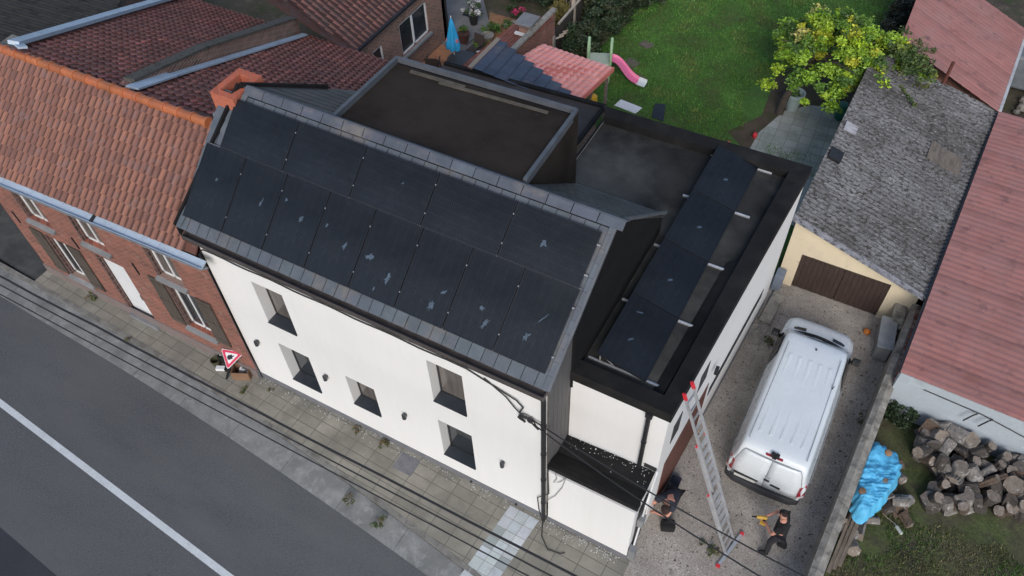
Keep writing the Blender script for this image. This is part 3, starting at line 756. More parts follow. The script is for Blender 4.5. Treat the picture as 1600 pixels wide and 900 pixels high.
# long rear slope (dark red flat tiles)
a26 = R(26)
Vb = Vector((0, math.cos(a26), -math.sin(a26)))
OB = Vector((-11.3, 1.93, 7.36))
def keep_b(u, v):
    x = -11.3+u; y = v*math.cos(a26)
    left = -7.35-.56*max(0, y)
    return x > left+.05 and x < (.1 if y < 4.5 else 1.9) and v < 12
mb = MB()
Lb = 9.6
# rows start at the eave: O is the low corner
OL = Vector((-12.6, 1.93+Lb*math.cos(a26), 7.38-Lb*math.sin(a26)))
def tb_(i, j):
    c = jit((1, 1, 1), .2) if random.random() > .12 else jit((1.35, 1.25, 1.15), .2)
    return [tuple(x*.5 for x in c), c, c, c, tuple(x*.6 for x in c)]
def keep_b2(u, v):
    x = -12.6+u; y = (Lb-v)*math.cos(a26)
    return x > -7.33-.46*y and x < (.0 if y < 3.4 else 2.3)
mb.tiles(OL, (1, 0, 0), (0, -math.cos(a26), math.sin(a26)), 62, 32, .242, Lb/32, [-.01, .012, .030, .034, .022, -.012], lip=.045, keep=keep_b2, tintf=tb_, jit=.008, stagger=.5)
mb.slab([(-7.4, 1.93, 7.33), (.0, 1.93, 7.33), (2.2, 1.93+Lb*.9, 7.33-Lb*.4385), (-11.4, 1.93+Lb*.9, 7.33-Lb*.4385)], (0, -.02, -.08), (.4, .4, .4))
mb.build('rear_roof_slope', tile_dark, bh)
def bp(x, y, n=0.): return Vector((x, 1.93+(y-1.93), 7.38-(y-1.93)*math.tan(a26)+n))
mb = MB()
mb.bar(bp(-7.42, 2.1, .10), bp(-9.30, 6.2, .12), .30, .10, (0, .4, 1)); mb.bar(bp(-9.30, 6.2, .12), bp(-11.2, 10.4, .14), .30, .10, (0, .4, 1))
mb.bar(bp(-7.55, 2.25, .05), bp(-7.1, 2.1, .05), .22, .06, (0, .4, 1))
mb.build('zinc_edge', zinc, bh)
mb = MB()
mb.slab([bp(-3.52, 2.15, .02), bp(-5.75, 10.3, .02), bp(-5.75, 10.3, .60), bp(-4.4, 5.3, .42), bp(-3.56, 2.3, .10)], (-.24, 0, 0))
mb.build('party_wall', brick_brown, bh)
mb = MB(); mb.bar(bp(-3.7, 2.4, .14), bp(-4.5, 5.3, .47), .30, .06, (0, .4, 1)); mb.bar(bp(-4.5, 5.3, .47), bp(-5.86, 10.35, .66), .30, .06, (0, .4, 1))
mb.build('coping', mat('mossy_coping', (.12, .11, .095), var=.4, scale=5, rough=1, bump=.6, stain=((.04, .04, .032), .35, 5, .1)), bh)
mb = MB(); mb.bar(bp(-3.36, 2.15, .04), bp(-5.58, 10.3, .05), .22, .05, (0, .4, 1)); mb.bar(bp(-3.3, 2.15, .07), bp(-3.75, 3.6, .07), .34, .05, (0, .4, 1))
mb.build('flashing', zinc, bh)
# zinc box gutter at the street eave
g = MB()
for k in range(8):
    a = EA.lerp(EB, k/8)+Vector((0, -.03, -.03)); b_ = EA.lerp(EB, (k+1)/8)+Vector((-.01 if k < 7 else .28, -.03, -.03))
    g.slab([a, b_, b_+Vector((0, -.19, -.07)), a+Vector((0, -.19, -.07))], (0, 0, -.03))
    g.slab([a+Vector((0, -.19, -.07)), b_+Vector((0, -.19, -.07)), b_+Vector((0, -.215, .0)), a+Vector((0, -.215, .0))], (0, -.02, 0))
g.build('gutter', zinc, bh)
g = MB(); a = EA+Vector((0, -.26, -.13)); b_ = EB+Vector((.26, -.26, -.13))
g.slab([a, b_, b_+Vector((0, .22, -.16)), a+Vector((0, .22, -.16))], (0, 0, .05)); g.build('gutter_board', mat('grey_board', (.20, .22, .25), var=.2), bh)
p = EA.lerp(EB, .62)+Vector((0, -.03, -.02))
MB().slab([p, p+Vector((.1, 0, .006)), p+Vector((.1, -.2, -.07)), p+Vector((0, -.2, -.07))], (0, 0, .02)).build('gutter_strap', black_metal, bh)
MB().slab([(-8.92, -.28, 4.88), (-8.92, 2.0, 7.1), (-8.75, 2.0, 7.1), (-8.75, -.28, 4.88)], (0, 0, .08)).build('verge', frame_white, bh)
# chimney at the party line
ch = MB(); x0, x1, y0, y1 = -.30, .36, 2.02, 2.98
for q in ((x0, y0, x1, y0+.16), (x0, y1-.16, x1, y1), (x0, y0+.16, x0+.16, y1-.16), (x1-.16, y0+.16, x1, y1-.16)): ch.box((q[0], q[1], 6.6), (q[2], q[3], 8.33))
ch.box((x0+.16, y0+.16, 6.6), (x1-.16, y1-.16, 7.9))
co = ch.build('chimney', chimney_brick, bh)
MB().box((x0-.06, y0-.10, 7.45), (x1+.05, y1+.06, 7.78)).build('lead_apron', mat('lead', (.20, .21, .23), var=.2, rough=.6), co)
# rear wing of the brick house: tiled roof towards the garden wall with windows
rw = thing('rear_wing', 'brown brick rear wing with dark brown tiled roof and white framed windows', 'house wing', (-5, 13, 0))
mb = MB(); ops2 = [(11.75, 12.35, 1.35, 2.2), (13.45, 15.3, 1.0, 2.32)]
wall_openings(mb, (-4.0, 8.5, 0), (0, 1, 0), (1, 0, 0), 8.0, 2.92, [(a-8.5, b-8.5, c, d) for a, b, c, d in ops2], .12)
mb.slab([(-4.0, 16.5, 0), (-4.0, 16.5, 2.92), (-7.5, 16.5, 4.6), (-9, 16.5, 0)], (0, -.2, 0))
mb.build('wall', brick_brown, rw)
for a, b, c, d in ops2:
    f = MB(); t = .07
    for q in ((a, c, a+t, d), (b-t, c, b, d), (a, c, b, c+t), (a, d-t, b, d))+(((((a+b)/2-.1, c, (a+b)/2, d)),) if b-a > 1 else ()):
        f.box((-4.10, q[0]+.002, q[1]+.002), (-4.04, q[2]-.002, q[3]-.002))
    fo = f.build('window', frame_white, rw)
    MB().box((-4.09, a+.03, c+.03), (-4.07, b-.03, d-.03)).build('pane', glass, fo)
    MB().box((-4.05, a-.05, c-.09), (-3.86, b+.05, c-.01)).build('sill', concrete_grey, fo)
b32 = R(32); Vw = Vector((-math.cos(b32), 0, math.sin(b32)))
mb = MB()
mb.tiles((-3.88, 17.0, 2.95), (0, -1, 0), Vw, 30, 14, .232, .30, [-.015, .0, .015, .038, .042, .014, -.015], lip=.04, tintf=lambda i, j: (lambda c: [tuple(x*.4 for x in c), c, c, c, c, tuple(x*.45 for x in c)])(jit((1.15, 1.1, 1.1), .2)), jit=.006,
         keep=lambda u, v: 17-u > 10.72-.12*v)
mb.slab([(-3.88, 10.6, 2.9), (-3.88, 17.0, 2.9), (-7.3, 17.0, 5.04), (-7.3, 9.8, 5.04)], (0, 0, -.08), (.4, .4, .4))
mb.build('roof', tile_brown, rw)
MB().bar((-3.84, 10.7, 2.90), (-3.84, 16.9, 2.90), .10, .08).build('gutter', black_metal, rw)
MB().tube([(-3.9, 16.42, 2.8), (-3.9, 16.42, .05)], .045, 8).build('downpipe', black_metal, rw)
# far-left neighbour: dark corrugated outbuilding
lo = thing('outbuilding', 'low outbuilding with black mossy corrugated roof left of the zinc edging', 'outbuilding', (-14, 8, 0))
mb = MB(); n_ = 150
A, B_ = Vector((-8.3, 3.0, 4.9)), Vector((-13.2, 11.5, 4.3))
vs = []; 
for i in range(n_+1):
    t_ = i/n_; p = A.lerp(B_, t_); hgt = .03*math.sin(t_*60*2*math.pi)
    vs += [p+Vector((0, 0, hgt)), p+Vector((-7, -1.5, 1.0+hgt))]
mb.add(vs, [(2*i, 2*i+1, 2*i+3, 2*i+2) for i in range(n_)])
mb.build('roof', corrug_dark, lo)
MB().slab([(-8.6, 3.1, 0), (-13.3, 11.3, 0), (-19, 9, 0), (-15, 2, 0)], (0, 0, 4.2)).build('wall', brick_brown, lo)
MB().box((-8.9, 2.2, 6.2), (-8.3, 2.9, 6.75)).build('chimney', concrete, lo)

# ---------------------------------------------------------------- rear extension roof, slate and pink shelter roofs
ex = thing('rear_extension', 'low dark flat-roofed extension behind the dormer of the white house', 'extension', (2.4, 8.5, 0))
MB().slab([(-.3, 5.7, 0), (4.7, 5.7, 0), (4.9, 11.4, 0), (-.6, 11.2, 0)], (0, 0, 2.8)).build('wall', brick_brown, ex)
mb = MB(); mb.slab([(-.4, 5.7, 2.95), (4.85, 5.7, 2.95), (5.05, 11.7, 2.95), (-.75, 11.4, 2.95)], (0, 0, -.14))
mb.build('roof', mat('brown_felt', (.055, .047, .045), var=.3, scale=1.5, rough=.8, bump=.2), ex)
mb = MB(); mb.bar((-.7, 11.45, 2.98), (5.05, 11.75, 2.98), .14, .10); mb.bar((4.98, 5.8, 2.98), (5.0, 11.7, 2.98), .12, .1); mb.bar((5.05, 11.7, 3.0), (6.3, 9.0, 5.0), .12, .1)
mb.build('roof_edge', membrane, ex)
ss = thing('slate_shelter', 'small lean-to with blue grey slate roof between the extension and the pink roof', 'lean-to', (1.6, 12.6, 0))
def para_tiles(A, Bq, C, nu, nv, tf, lip, stag=0.):
    """tiles over a parallelogram A-B (low edge), A-C (up); skew allowed"""
    mbt = MB(); U_, V_ = (Bq-A)/nu, (C-A)/nv; N_ = U_.cross(V_).normalized()
    for j in range(nv):
        for i in range(nu):
            o = A+U_*(i+(stag if j % 2 else 0))+V_*j
            lift = N_*lip
            vs = [o+N_*(-.012), o+U_*.975-N_*.012, o+lift, o+U_*.975+lift, o+V_*1.03, o+U_*.975+V_*1.03]
            mbt.add(vs, [(0, 1, 3, 2), (2, 3, 5, 4)], tf(i, j))
    return mbt
Sa, Sb, Sc = Vector((.40, 13.15, 3.2)), Vector((.36, 11.39, 3.2)), Vector((4.04, 11.98, 2.7))
# courses parallel to the A-B ridge, stepped towards the hip
mb = MB(); nrow = 9
for j in range(nrow):
    t0, t1 = j/nrow, (j+1)/nrow
    yb = lambda t: Sb.y+(11.55-Sb.y)*t
    a0, a1 = Vector((Sa.x+(4.04-Sa.x)*t0, Sa.y+(11.98-Sa.y)*t0, 3.2-.5*t0)), Vector((Sa.x+(4.04-Sa.x)*t1, Sa.y+(11.98-Sa.y)*t0, 3.2-.5*t1))
    k_ = max(2, int(round((a0.y-yb(t0))/.34)))
    for i in range(k_):
        g0, g1 = yb(t0)+(a0.y-yb(t0))*i/k_, yb(t0)+(a0.y-yb(t0))*(i+.98)/k_
        mb.add([(a0.x, g0, a0.z), (a1.x, g0, a1.z+.03), (a1.x, g1, a1.z+.03), (a0.x, g1, a0.z), (a1.x, g0, a1.z), (a1.x, g1, a1.z)], [(0, 1, 2, 3), (1, 4, 5, 2)], jit((.62, .68, .82), .10))
mb.build('roof', slate, ss)
mb = MB(); mb.slab([(.42, 13.0, 0), (.42, 11.5, 0), (4.0, 11.5, 0), (4.0, 11.9, 0)], (0, 0, 2.62)); mb.bar((.36, 11.35, 3.2), (.40, 13.2, 3.2), .16, .06)
mb.build('wall', brick_brown, ss)
ps = thing('pink_shelter', 'open garden shelter with faded pink tiled roof on wooden posts', 'shelter', (2.8, 13.3, 0))
PA, PB_, PC, PD = Vector((1.39, 13.13, 2.72)), Vector((3.87, 12.4, 2.42)), Vector((4.34, 13.92, 2.82)), Vector((1.66, 14.02, 2.88))
mb = MB()
A2 = PB_+Vector((-3.0, -.25, .28))
for j in range(8):
    for i in range(13):
        def P(u, v):
            a = A2.lerp(PB_, u); b_ = PD.lerp(PC, u); return a.lerp(b_, v)
        o = [P(i/13, j/8), P((i+.5)/13, j/8), P((i+1)/13, j/8), P((i+1)/13, (j+1.02)/8), P((i+.5)/13, (j+1.02)/8), P(i/13, (j+1.02)/8)]
        up = Vector((0, 0, .03)); hi = Vector((0, 0, .03))
        vs = [o[0]+up, o[1]+up+hi, o[2]+up, o[3], o[4]+hi, o[5], o[0], o[1], o[2]]
        mb.add(vs, [(0, 1, 4, 5), (1, 2, 3, 4), (6, 7, 1, 0), (7, 8, 2, 1)], jit((1, 1, 1), .09))
mb.build('roof', pink_tile, ps)
mb = MB(); mb.slab([PB_+Vector((.02, -.02, .05)), PC+Vector((.02, 0, .05)), PC+Vector((.02, 0, -.13)), PB_+Vector((.02, -.02, -.13))], (.03, 0, 0))
mb.slab([A2+Vector((0, 0, -.02)), PB_+Vector((0, 0, -.02)), PC+Vector((0, 0, -.02)), PD+Vector((0, 0, -.02))], (0, 0, -.06))
mb.build('fascia', mat('pink_fascia', (.55, .16, .13), var=.1), ps)
for x, y in ((3.8, 12.5), (4.2, 13.8), (1.6, 13.8), (3.95, 13.1)):
    MB().bar((x, y, -.1), (x, y, 2.4), .09, .09).build('post', grey_wood, ps)
tag(MB().lathe([(.02, .1), (.14, .05), (.16, -.25), (.06, -.4)], (4.0, 13.2, 2.0), 10).build('feeder', mat('yellow_plastic', (.62, .36, .03), var=.2, rough=.5)), 'yellow bucket hanging beneath the edge of the pink roof', 'bucket')
for i in range(6):
    x, y = 2.7+.25*(i % 4), 12.35+.2*(i//4)
    tag(MB().lathe([(.04, 0), (.13, .03), (.14, .2), (.05, .26)], (x, y, .0+.24*(i//4)), 8).build('stored_sack', mat('grey_sack', (.2, .2, .2), var=.4, rough=.9)), 'grey sack stored under the pink shelter roof', 'sack', 'sacks under the shelter')
# small red-tiled brick outhouse with chimney
oh = thing('brick_outhouse', 'small brick outhouse with old red tiled lean-to roof, concrete coping and square chimney', 'outhouse', (-.2, 14.8, 0))
mb = MB(); A, Bq, C = Vector((-1.1, 12.9, 1.75)), Vector((-.62, 16.9, 1.75)), Vector((.34, 12.6, 2.2))
para_tiles(A, Bq, C, 22, 7, lambda i, j: jit((1, 1, 1), .2), .03).build('roof', tile_red_old, oh)
MB().slab([(-.95, 12.9, 0), (-.5, 16.85, 0), (.60, 16.85, 0), (.36, 12.7, 0)], (0, 0, 1.65)).build('wall', brick_brown, oh)
MB().slab([(.32, 12.6, 0), (.56, 16.95, 0), (.66, 16.95, 0), (.44, 12.6, 0)], (0, 0, 2.22)).build('side_wall', brick_red, oh)
MB().bar((.38, 12.5, 2.28), (.62, 17.0, 2.28), .20, .10).build('coping', concrete, oh)
c_ = MB().box((.0, 15.35, 1.9), (.42, 15.80, 2.35)); cm = c_.build('chimney', brick_brown, oh)
MB().box((-.1, 15.2, 2.48), (.55, 15.95, 2.55)).build('chimney_cap', concrete_grey, cm)
mb = MB()
for x in (.03, .36):
    for y in (15.38, 15.74): mb.box((x, y, 2.35), (x+.07, y+.07, 2.48))
mb.build('cap_support', brick_brown, cm)
MB().box((-.12, 15.2, 2.06), (.42, 15.32, 2.13)).build('chimney_flashing', frame_white, cm)

# ---------------------------------------------------------------- right-hand garage, red-roofed sheds, walls
ga = thing('garage', 'cream rendered garage with brown double doors and mossy corrugated roof', 'garage', (13.5, 14, 0))
mb = MB(); Pg = Vector((11.75, 10.0, 0))
vs = [(11.7, 10, -.1), (12.15, 10, -.1), (12.15, 10, 1.43), (14.65, 10, 1.43), (14.65, 10, -.1), (15.42, 10, -.1), (15.42, 10, 1.62), (11.7, 10, 2.78)]
mb.slab(vs, (0, .2, 0)); mb.slab([(11.7, 10.2, 0), (15.4, 10.2, 0), (16.1, 18.6, 0), (11.75, 18.6, 0)], (0, 0, 1.5))
mb.build('wall', cream, ga)
for xa, xb in ((12.16, 13.39), (13.41, 14.64)):
    m2 = MB(); nb = 9
    for i in range(nb): m2.box((xa+(xb-xa)*i/nb+.003, 10.05+.006*(i % 2), .0), (xa+(xb-xa)*(i+1)/nb-.003, 10.10, 1.42))
    m2.build('door', brown_wood, ga)
mb = MB()     # corrugated roof, waves run down the slope (along x), four overlapping sheet rows
n_ = 400
for r_ in range(4):
    u0, u1 = r_/4, (r_+1)/4+.012
    vs = []
    for i in range(n_+1):
        t_ = i/n_; h = .038*math.sin(t_*50*2*math.pi)+.010*math.sin(t_*17+r_*2)
        L0 = Vector((11.63, 9.86, 2.88)).lerp(Vector((11.80, 18.7, 2.86)), t_); R0 = Vector((15.46, 9.78, 1.66)).lerp(Vector((16.06, 18.85, 1.70)), t_)
        a, b_ = L0.lerp(R0, u0), L0.lerp(R0, u1)
        vs += [a+Vector((0, 0, h)), b_+Vector((0, 0, h+.018))]
    mb.add(vs, [(2*i, 2*i+1, 2*i+3, 2*i+2) for i in range(n_)])
mb.build('roof', corrug, ga, smooth=True, recalc=False)
mb = MB(); mb.bar((11.60, 9.80, 2.90), (15.48, 9.73, 1.67), .26, .03); mb.build('roof_verge', mat('lichen_verge', (.30, .295, .31), var=.3, scale=4, rough=1, bump=.5, stain=((.06, .055, .05), .35, 7, .08)), ga)
mb = MB()
for y in (14.2, 11.5): mb.obox((12.0, y, 2.83), (.22, .22, .02), None)
MB().obox((11.96, 12.9, 2.83), (.2, .24, .05), (Vector((.95, 0, -.3)), Vector((0, 1, 0)), Vector((.3, 0, .95)))).build('roof_hatch', black_metal, ga)
MB().obox((12.05, 14.35, 2.80), (.2, .22, .02), (Vector((.95, 0, -.3)), Vector((0, 1, 0)), Vector((.3, 0, .95)))).build('patch_sheet', mat('pale_sheet', (.42, .41, .43), var=.2, rough=.9), ga)
MB().obox((14.9, 15.3, 1.97), (.55, .42, .035), (Vector((.95, 0, -.3)), Vector((0, 1, 0)), Vector((.3, 0, .95)))).build('patch_sheet', grey_wood, ga)
MB().bar((15.50, 9.8, 1.60), (16.10, 18.8, 1.64), .10, .10).build('gutter', mat('pale_gutter', (.45, .50, .54), var=.15, rough=.5), ga)
tag(MB().tube([(14.15, 18.75, 2.0), (14.15, 18.6, 3.15)], .055, 10).build('stove_pipe', mat('rusty_pipe', (.14, .045, .035), var=.4, scale=6, rough=.8)), 'rusty brown stove pipe sticking up beside the red roof', 'pipe')
def red_roof(A, Bq, D, C, nu, nv, z_step=.02):
    """tile-effect steel sheets over the quad A-B (front) D-C (back); ribs run along x"""
    mbt = MB()
    def P(u, v): return A.lerp(Bq, u).lerp(D.lerp(C, u), v)
    for j in range(nv):
        sh = 1+random.uniform(-.07, .07)
        if j % 7 == 3: sh *= .78
        for i in range(nu):
            o = [P(i/nu, j/nv), P((i+1)/nu, j/nv), P((i+1)/nu, (j+1)/nv), P(i/nu, (j+1)/nv), P(i/nu, (j+.5)/nv), P((i+1)/nu, (j+.5)/nv)]
            up = Vector((0, 0, .012)); st_ = Vector((0, 0, z_step*.6))
            vs = [o[0], o[1]+st_, o[5]+up+st_, o[4]+up, o[2]+st_, o[3], o[1], o[5]+up, o[2]]
            c = jit((sh, sh, sh), .05)
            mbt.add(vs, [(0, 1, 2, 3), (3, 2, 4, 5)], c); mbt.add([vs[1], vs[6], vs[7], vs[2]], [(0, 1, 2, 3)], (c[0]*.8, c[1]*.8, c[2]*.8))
    return mbt
rs = thing('red_roofed_shed', 'long shed with faded red tile-effect steel roof and pale blue painted wall', 'shed', (18, 12, 0))
red_roof(Vector((15.42, 6.88, 1.80)), Vector((24.5, 6.6, 1.80)), Vector((16.04, 18.6, 1.86)), Vector((25, 18.2, 1.86)), 26, 56).build('roof', red_sheet, rs)
MB().slab([(15.46, 6.95, -.1), (24.4, 6.7, -.1), (24.4, 7.1, -.1), (15.46, 7.2, -.1)], (0, 0, 1.8)).build('wall', blue_wall, rs)
MB().slab([(15.62, 7.2, 0), (24.3, 7.0, 0), (24.8, 18, 0), (16.2, 18.4, 0)], (0, 0, 1.6)).build('inner_wall', brick_dark, rs)
mb = MB(); mb.bar((15.40, 6.95, 1.74), (15.98, 17.5, 1.78), .08, .10); mb.build('gutter', black_metal, rs)
mb = MB(); mb.tube([(16.1, 6.90, 1.45), (17.5, 6.86, 1.40), (18.6, 6.82, 1.20), (20, 6.76, 1.1)], .012, 6)
for x in (17.4, 17.75):
    mb.tube([(x, 6.85, 1.38), (x-.1, 6.72, 1.42), (x-.2, 6.72, 1.1)], .02, 6)
mb.build('wall_cable', cable_mat, rs)
r2 = thing('red_roofed_hall', 'taller outbuilding behind the garage with faded red tile-effect roof', 'outbuilding', (14, 21, 0))
red_roof(Vector((12.39, 19.75, 2.74)), Vector((16.02, 18.55, 1.86)), Vector((12.3, 25.4, 2.78)), Vector((16.2, 23.7, 1.95)), 11, 26).build('roof', red_sheet, r2)
MB().slab([(12.5, 20.0, 0), (15.85, 18.9, 0), (16.0, 22.9, 0), (12.4, 24.8, 0)], (0, 0, 1.75)).build('wall', brick_brown, r2)
MB().bar((16.07, 18.6, 1.84), (16.25, 23.7, 1.92), .09, .09).build('gutter', mat('white_gutter', (.5, .5, .5), var=.2), r2)
for i in range(40):
    x, y = random.uniform(16.4, 19.5), random.uniform(19.0, 23.5)
    s = random.uniform(.12, .3)
    tag(MB().lathe([(s*.6, 0), (s, s*.3), (s*.9, s*.9), (s*.3, s*1.2)], (x, y, -.1), 7).build('stone_block', concrete), 'grey rubble stone in the dark yard behind the red roofs', 'stone', 'rubble behind the red roofs')
tag(MB().box((16.0, 23.0, 0), (18.5, 24.6, 1.3)).build('tank', mat('bluegrey_tank', (.16, .18, .20), var=.2, rough=.6), bevel=.1), 'blue grey covered tank at the top right corner behind the red roof', 'tank')
# boundary wall along the drive
mb = MB(); n_ = 12
for i in range(n_):
    t0, t1 = i/n_, (i+.992)/n_
    a, b_ = Vector((14.77, -1.5, 0)).lerp(Vector((15.36, 10.0, 0)), t0), Vector((14.77, -1.5, 0)).lerp(Vector((15.36, 10.0, 0)), t1)
    h = 1.05+random.uniform(-.02, .02); w2 = .30
    mb.slab([(a.x, a.y, -.1), (b_.x, b_.y, -.1), (b_.x, b_.y, h-.02), (a.x, a.y, h-.02)], (.08, 0, 0))
    mb.slab([(a.x+.02, a.y, h-.02), (a.x+w2*.45, a.y, h+.03), (a.x+w2, a.y, h-.03), (a.x+w2, a.y, -.1), (a.x+.08, a.y, -.1)], (b_.x-a.x, b_.y-a.y, 0))
tag(mb.build('boundary_wall', concrete), 'low weathered concrete boundary wall between the gravel drive and the side garden', 'wall')
for i in range(14):
    t_ = i/14; x, y = 15.50+.04*t_, 7.2+t_*2.7
    tag(MB().obox((x, y, 1.02+random.uniform(-.02, .03)), (random.uniform(.04, .08), .07, .05), None).build('loose_brick', brick_red), 'loose red brick lying along the top of the boundary wall beside the shed roof', 'brick', 'loose bricks on the wall')
MB_ = MB().bar((15.45, 9.0, 1.55), (15.52, 9.9, 1.62), .05, .05)
# slabs and tank near the garage corner
gt = thing('gas_tank_box', 'grey rounded metal tank lying beside the boundary wall', 'tank', (15.0, 9.1, 0))
MB().obox((15.02, 9.0, .32), (.20, .55, .30), (Vector((1, .1, 0)).normalized(), Vector((-.1, 1, 0)).normalized(), Vector((0, 0, 1)))).build('body', concrete_grey, gt, bevel=.06)
MB().obox((15.02, 9.0, .64), (.22, .57, .025), (Vector((1, .1, 0)).normalized(), Vector((-.1, 1, 0)).normalized(), Vector((0, 0, 1)))).build('lid', mat('pale_lid', (.3, .32, .33), var=.2), gt, bevel=.02)
tag(MB().obox((15.15, 9.72, .62), (.17, .40, .12), (Vector((1, .1, 0)).normalized(), Vector((-.1, 1, .3)).normalized(), Vector((.03, -.3, 1)).normalized())).build('stone_trough', concrete, bevel=.03), 'mossy stone trough behind the grey tank by the cream garage', 'trough')
pk = thing('pumpkin', 'small orange pumpkin on the gravel beside the van', 'pumpkin', (14.56, 9.27, 0))
mb = MB(); vs = []; n1, n2 = 9, 24
prof_ = [(math.sin(math.pi*i/(n1-1)), -math.cos(math.pi*i/(n1-1))) for i in range(n1)]
for r_, z in prof_:
    for k in range(n2):
        a = 2*math.pi*k/n2; q = .11*r_*(1-.10*abs(math.sin(a*5)))
        vs.append((14.56+q*math.cos(a), 9.27+q*math.sin(a), .085+z*.085))
mb.add(vs, [(i*n2+k, i*n2+(k+1) % n2, (i+1)*n2+(k+1) % n2, (i+1)*n2+k) for i in range(n1-1) for k in range(n2)])
mb.build('body', mat('pumpkin_skin', (.55, .17, .02), var=.15, rough=.5), pk, smooth=True)
MB().tube([(14.56, 9.27, .16), (14.565, 9.28, .20), (14.58, 9.29, .215)], [.018, .012, .012], 6).build('stem', grey_wood, pk)
tag(MB().obox((11.92, 9.0, .05), (.17, .75, .06), (Vector((1, -.06, 0)).normalized(), Vector((.06, 1, 0)).normalized(), Vector((0, 0, 1)))).build('concrete_slab', concrete, bevel=.01), 'narrow concrete slab on the gravel in front of the van beside the wing wall', 'slab')
tag(MB().obox((11.78, 9.75, .35), (.13, .18, .35), None).build('utility_box', mat('blue_grey_box', (.17, .20, .25), var=.15, rough=.6), bevel=.02), 'blue grey utility box at the corner of wing and garage', 'box')
pts = []
for i in range(70):
    a = i*.45; r_ = .22+.16*math.sin(i*.7)
    pts.append((11.83+r_*math.cos(a)*.85, 7.95+r_*math.sin(a)*1.5+.1*math.sin(i*.31), .02+.0015*i))
tag(MB().tube(pts, .011, 6).build('cable_coil', cable_grey), 'loose coil of pale grey cable on the gravel beside the wing wall', 'cable')

# ---------------------------------------------------------------- white van (rear towards the street)
VX, VY = 13.37, 3.02
van = thing('van', 'white panel van parked on the gravel drive with its rear doors towards the street', 'van', (VX, VY, 0))
# sections: y, half width low, half width at belt, half width at roof edge, bottom, belt height, roof height
SEC = [(.00, .86, .90, .76, .42, 1.02, 1.10), (.02, .89, .93, .775, .36, 1.02, 1.45), (.10, .92, .95, .785, .32, 1.02, 1.76), (.22, .93, .955, .79, .30, 1.02, 1.87), (.60, .94, .96, .795, .28, 1.02, 1.90),
       (1.6, .95, .965, .80, .28, 1.02, 1.915), (2.6, .95, .965, .795, .28, 1.02, 1.91), (3.45, .945, .96, .785, .28, 1.02, 1.885), (3.80, .945, .96, .77, .28, 1.02, 1.84), (3.95, .94, .955, .765, .28, 1.02, 1.72),
       (4.34, .93, .945, .77, .28, 1.00, 1.25), (4.46, .92, .935, .78, .28, .98, 1.16), (4.95, .92, .92, .80, .27, .92, 1.05), (5.18, .82, .80, .64, .30, .80, .92), (5.30, .62, .58, .42, .36, .62, .70)]
def ring(sx):
    y, wl, wb, wr, zb, zm, zr = sx
    h = [(0, zb), (wl*.85, zb), (wl, zb+.08), (wl*1.0, (zb+zm)/2), (wb, zm), (wb*.985, zm+.06*(zr-zm)), (wb+(wr-wb)*.80, zm+(zr-zm)*.72), (wr+.015, zm+(zr-zm)*.87), (wr-.045, zm+(zr-zm)*.965), (wr*.75, zr-.006), (wr*.35, zr+.008), (0, zr+.012)]
    return [(VX+x, VY+y, z) for x, z in h]+[(VX-x, VY+y, z) for x, z in h[-2:0:-1]]
rings = [ring(s) for s in SEC]; NR = len(rings[0])
def patch(secs, ks, off=.004, both=False):
    m_ = MB()
    for i in secs:
        for k in ks:
            k2 = (k+1) % NR
            q = [Vector(rings[i][k]), Vector(rings[i][k2]), Vector(rings[i+1][k2]), Vector(rings[i+1][k])]
            n_ = (q[2]-q[0]).cross(q[3]-q[1])
            cc = Vector((VX, VY+2.5, 1.0)); m0 = sum(q, Vector())/4
            n_.normalize()
            if n_.dot(m0-cc) < 0: n_ = -n_
            m_.add([p+n_*off for p in q], [(0, 1, 2, 3)])
    return m_
mb = MB()
allv = [p for r_ in rings for p in r_]
mb.add(allv, [(i*NR+k, i*NR+(k+1) % NR, (i+1)*NR+(k+1) % NR, (i+1)*NR+k) for i in range(len(rings)-1) for k in range(NR)]+[tuple(range(NR)), tuple(range((len(rings)-1)*NR, len(rings)*NR))])
body = mb.build('body', van_paint, van)
body.data.polygons.foreach_set('use_smooth', [True]*len(body.data.polygons))
sb_ = body.modifiers.new('smooth', 'SUBSURF'); sb_.levels = 2; sb_.render_levels = 2
glass_van = mat('van_glass', (.012, .014, .016), var=.1, rough=.05, spec=.9, fine=0)
# windscreen, curved sheet slightly proud of the body
mb = MB(); n1, n2 = 8, 14
for i in range(n1+1):
    t_ = i/n1
    for j in range(n2+1):
        u = j/n2*2-1; w_ = .745+.05*t_
        y = 3.90+.46*t_-.15*u*u; z = 1.765-.55*t_-.03*u*u
        mb.v.append((VX+u*w_, VY+y, z+.025))
mb.f = [(i*(n2+1)+j, i*(n2+1)+j+1, (i+1)*(n2+1)+j+1, (i+1)*(n2+1)+j) for i in range(n1) for j in range(n2)]; mb.t = [(1, 1, 1)]*len(mb.f)
mb.build('windscreen', glass_van, van, smooth=True)
mb = MB()
for s in (-1, 1): mb.bar((VX+s*.1, VY+4.40, 1.24), (VX+s*.55, VY+4.26, 1.33), .025, .02)
mb.build('wiper', rubber, van)
mb = MB(); pts = [(VX+u*.80, VY+4.44-.15*u*u, 1.205-.03*u*u) for u in [x/8-1 for x in range(17)]]
for a, b_ in zip(pts, pts[1:]): mb.bar(a, b_, .15, .03)
mb.build('cowl', rubber, van)
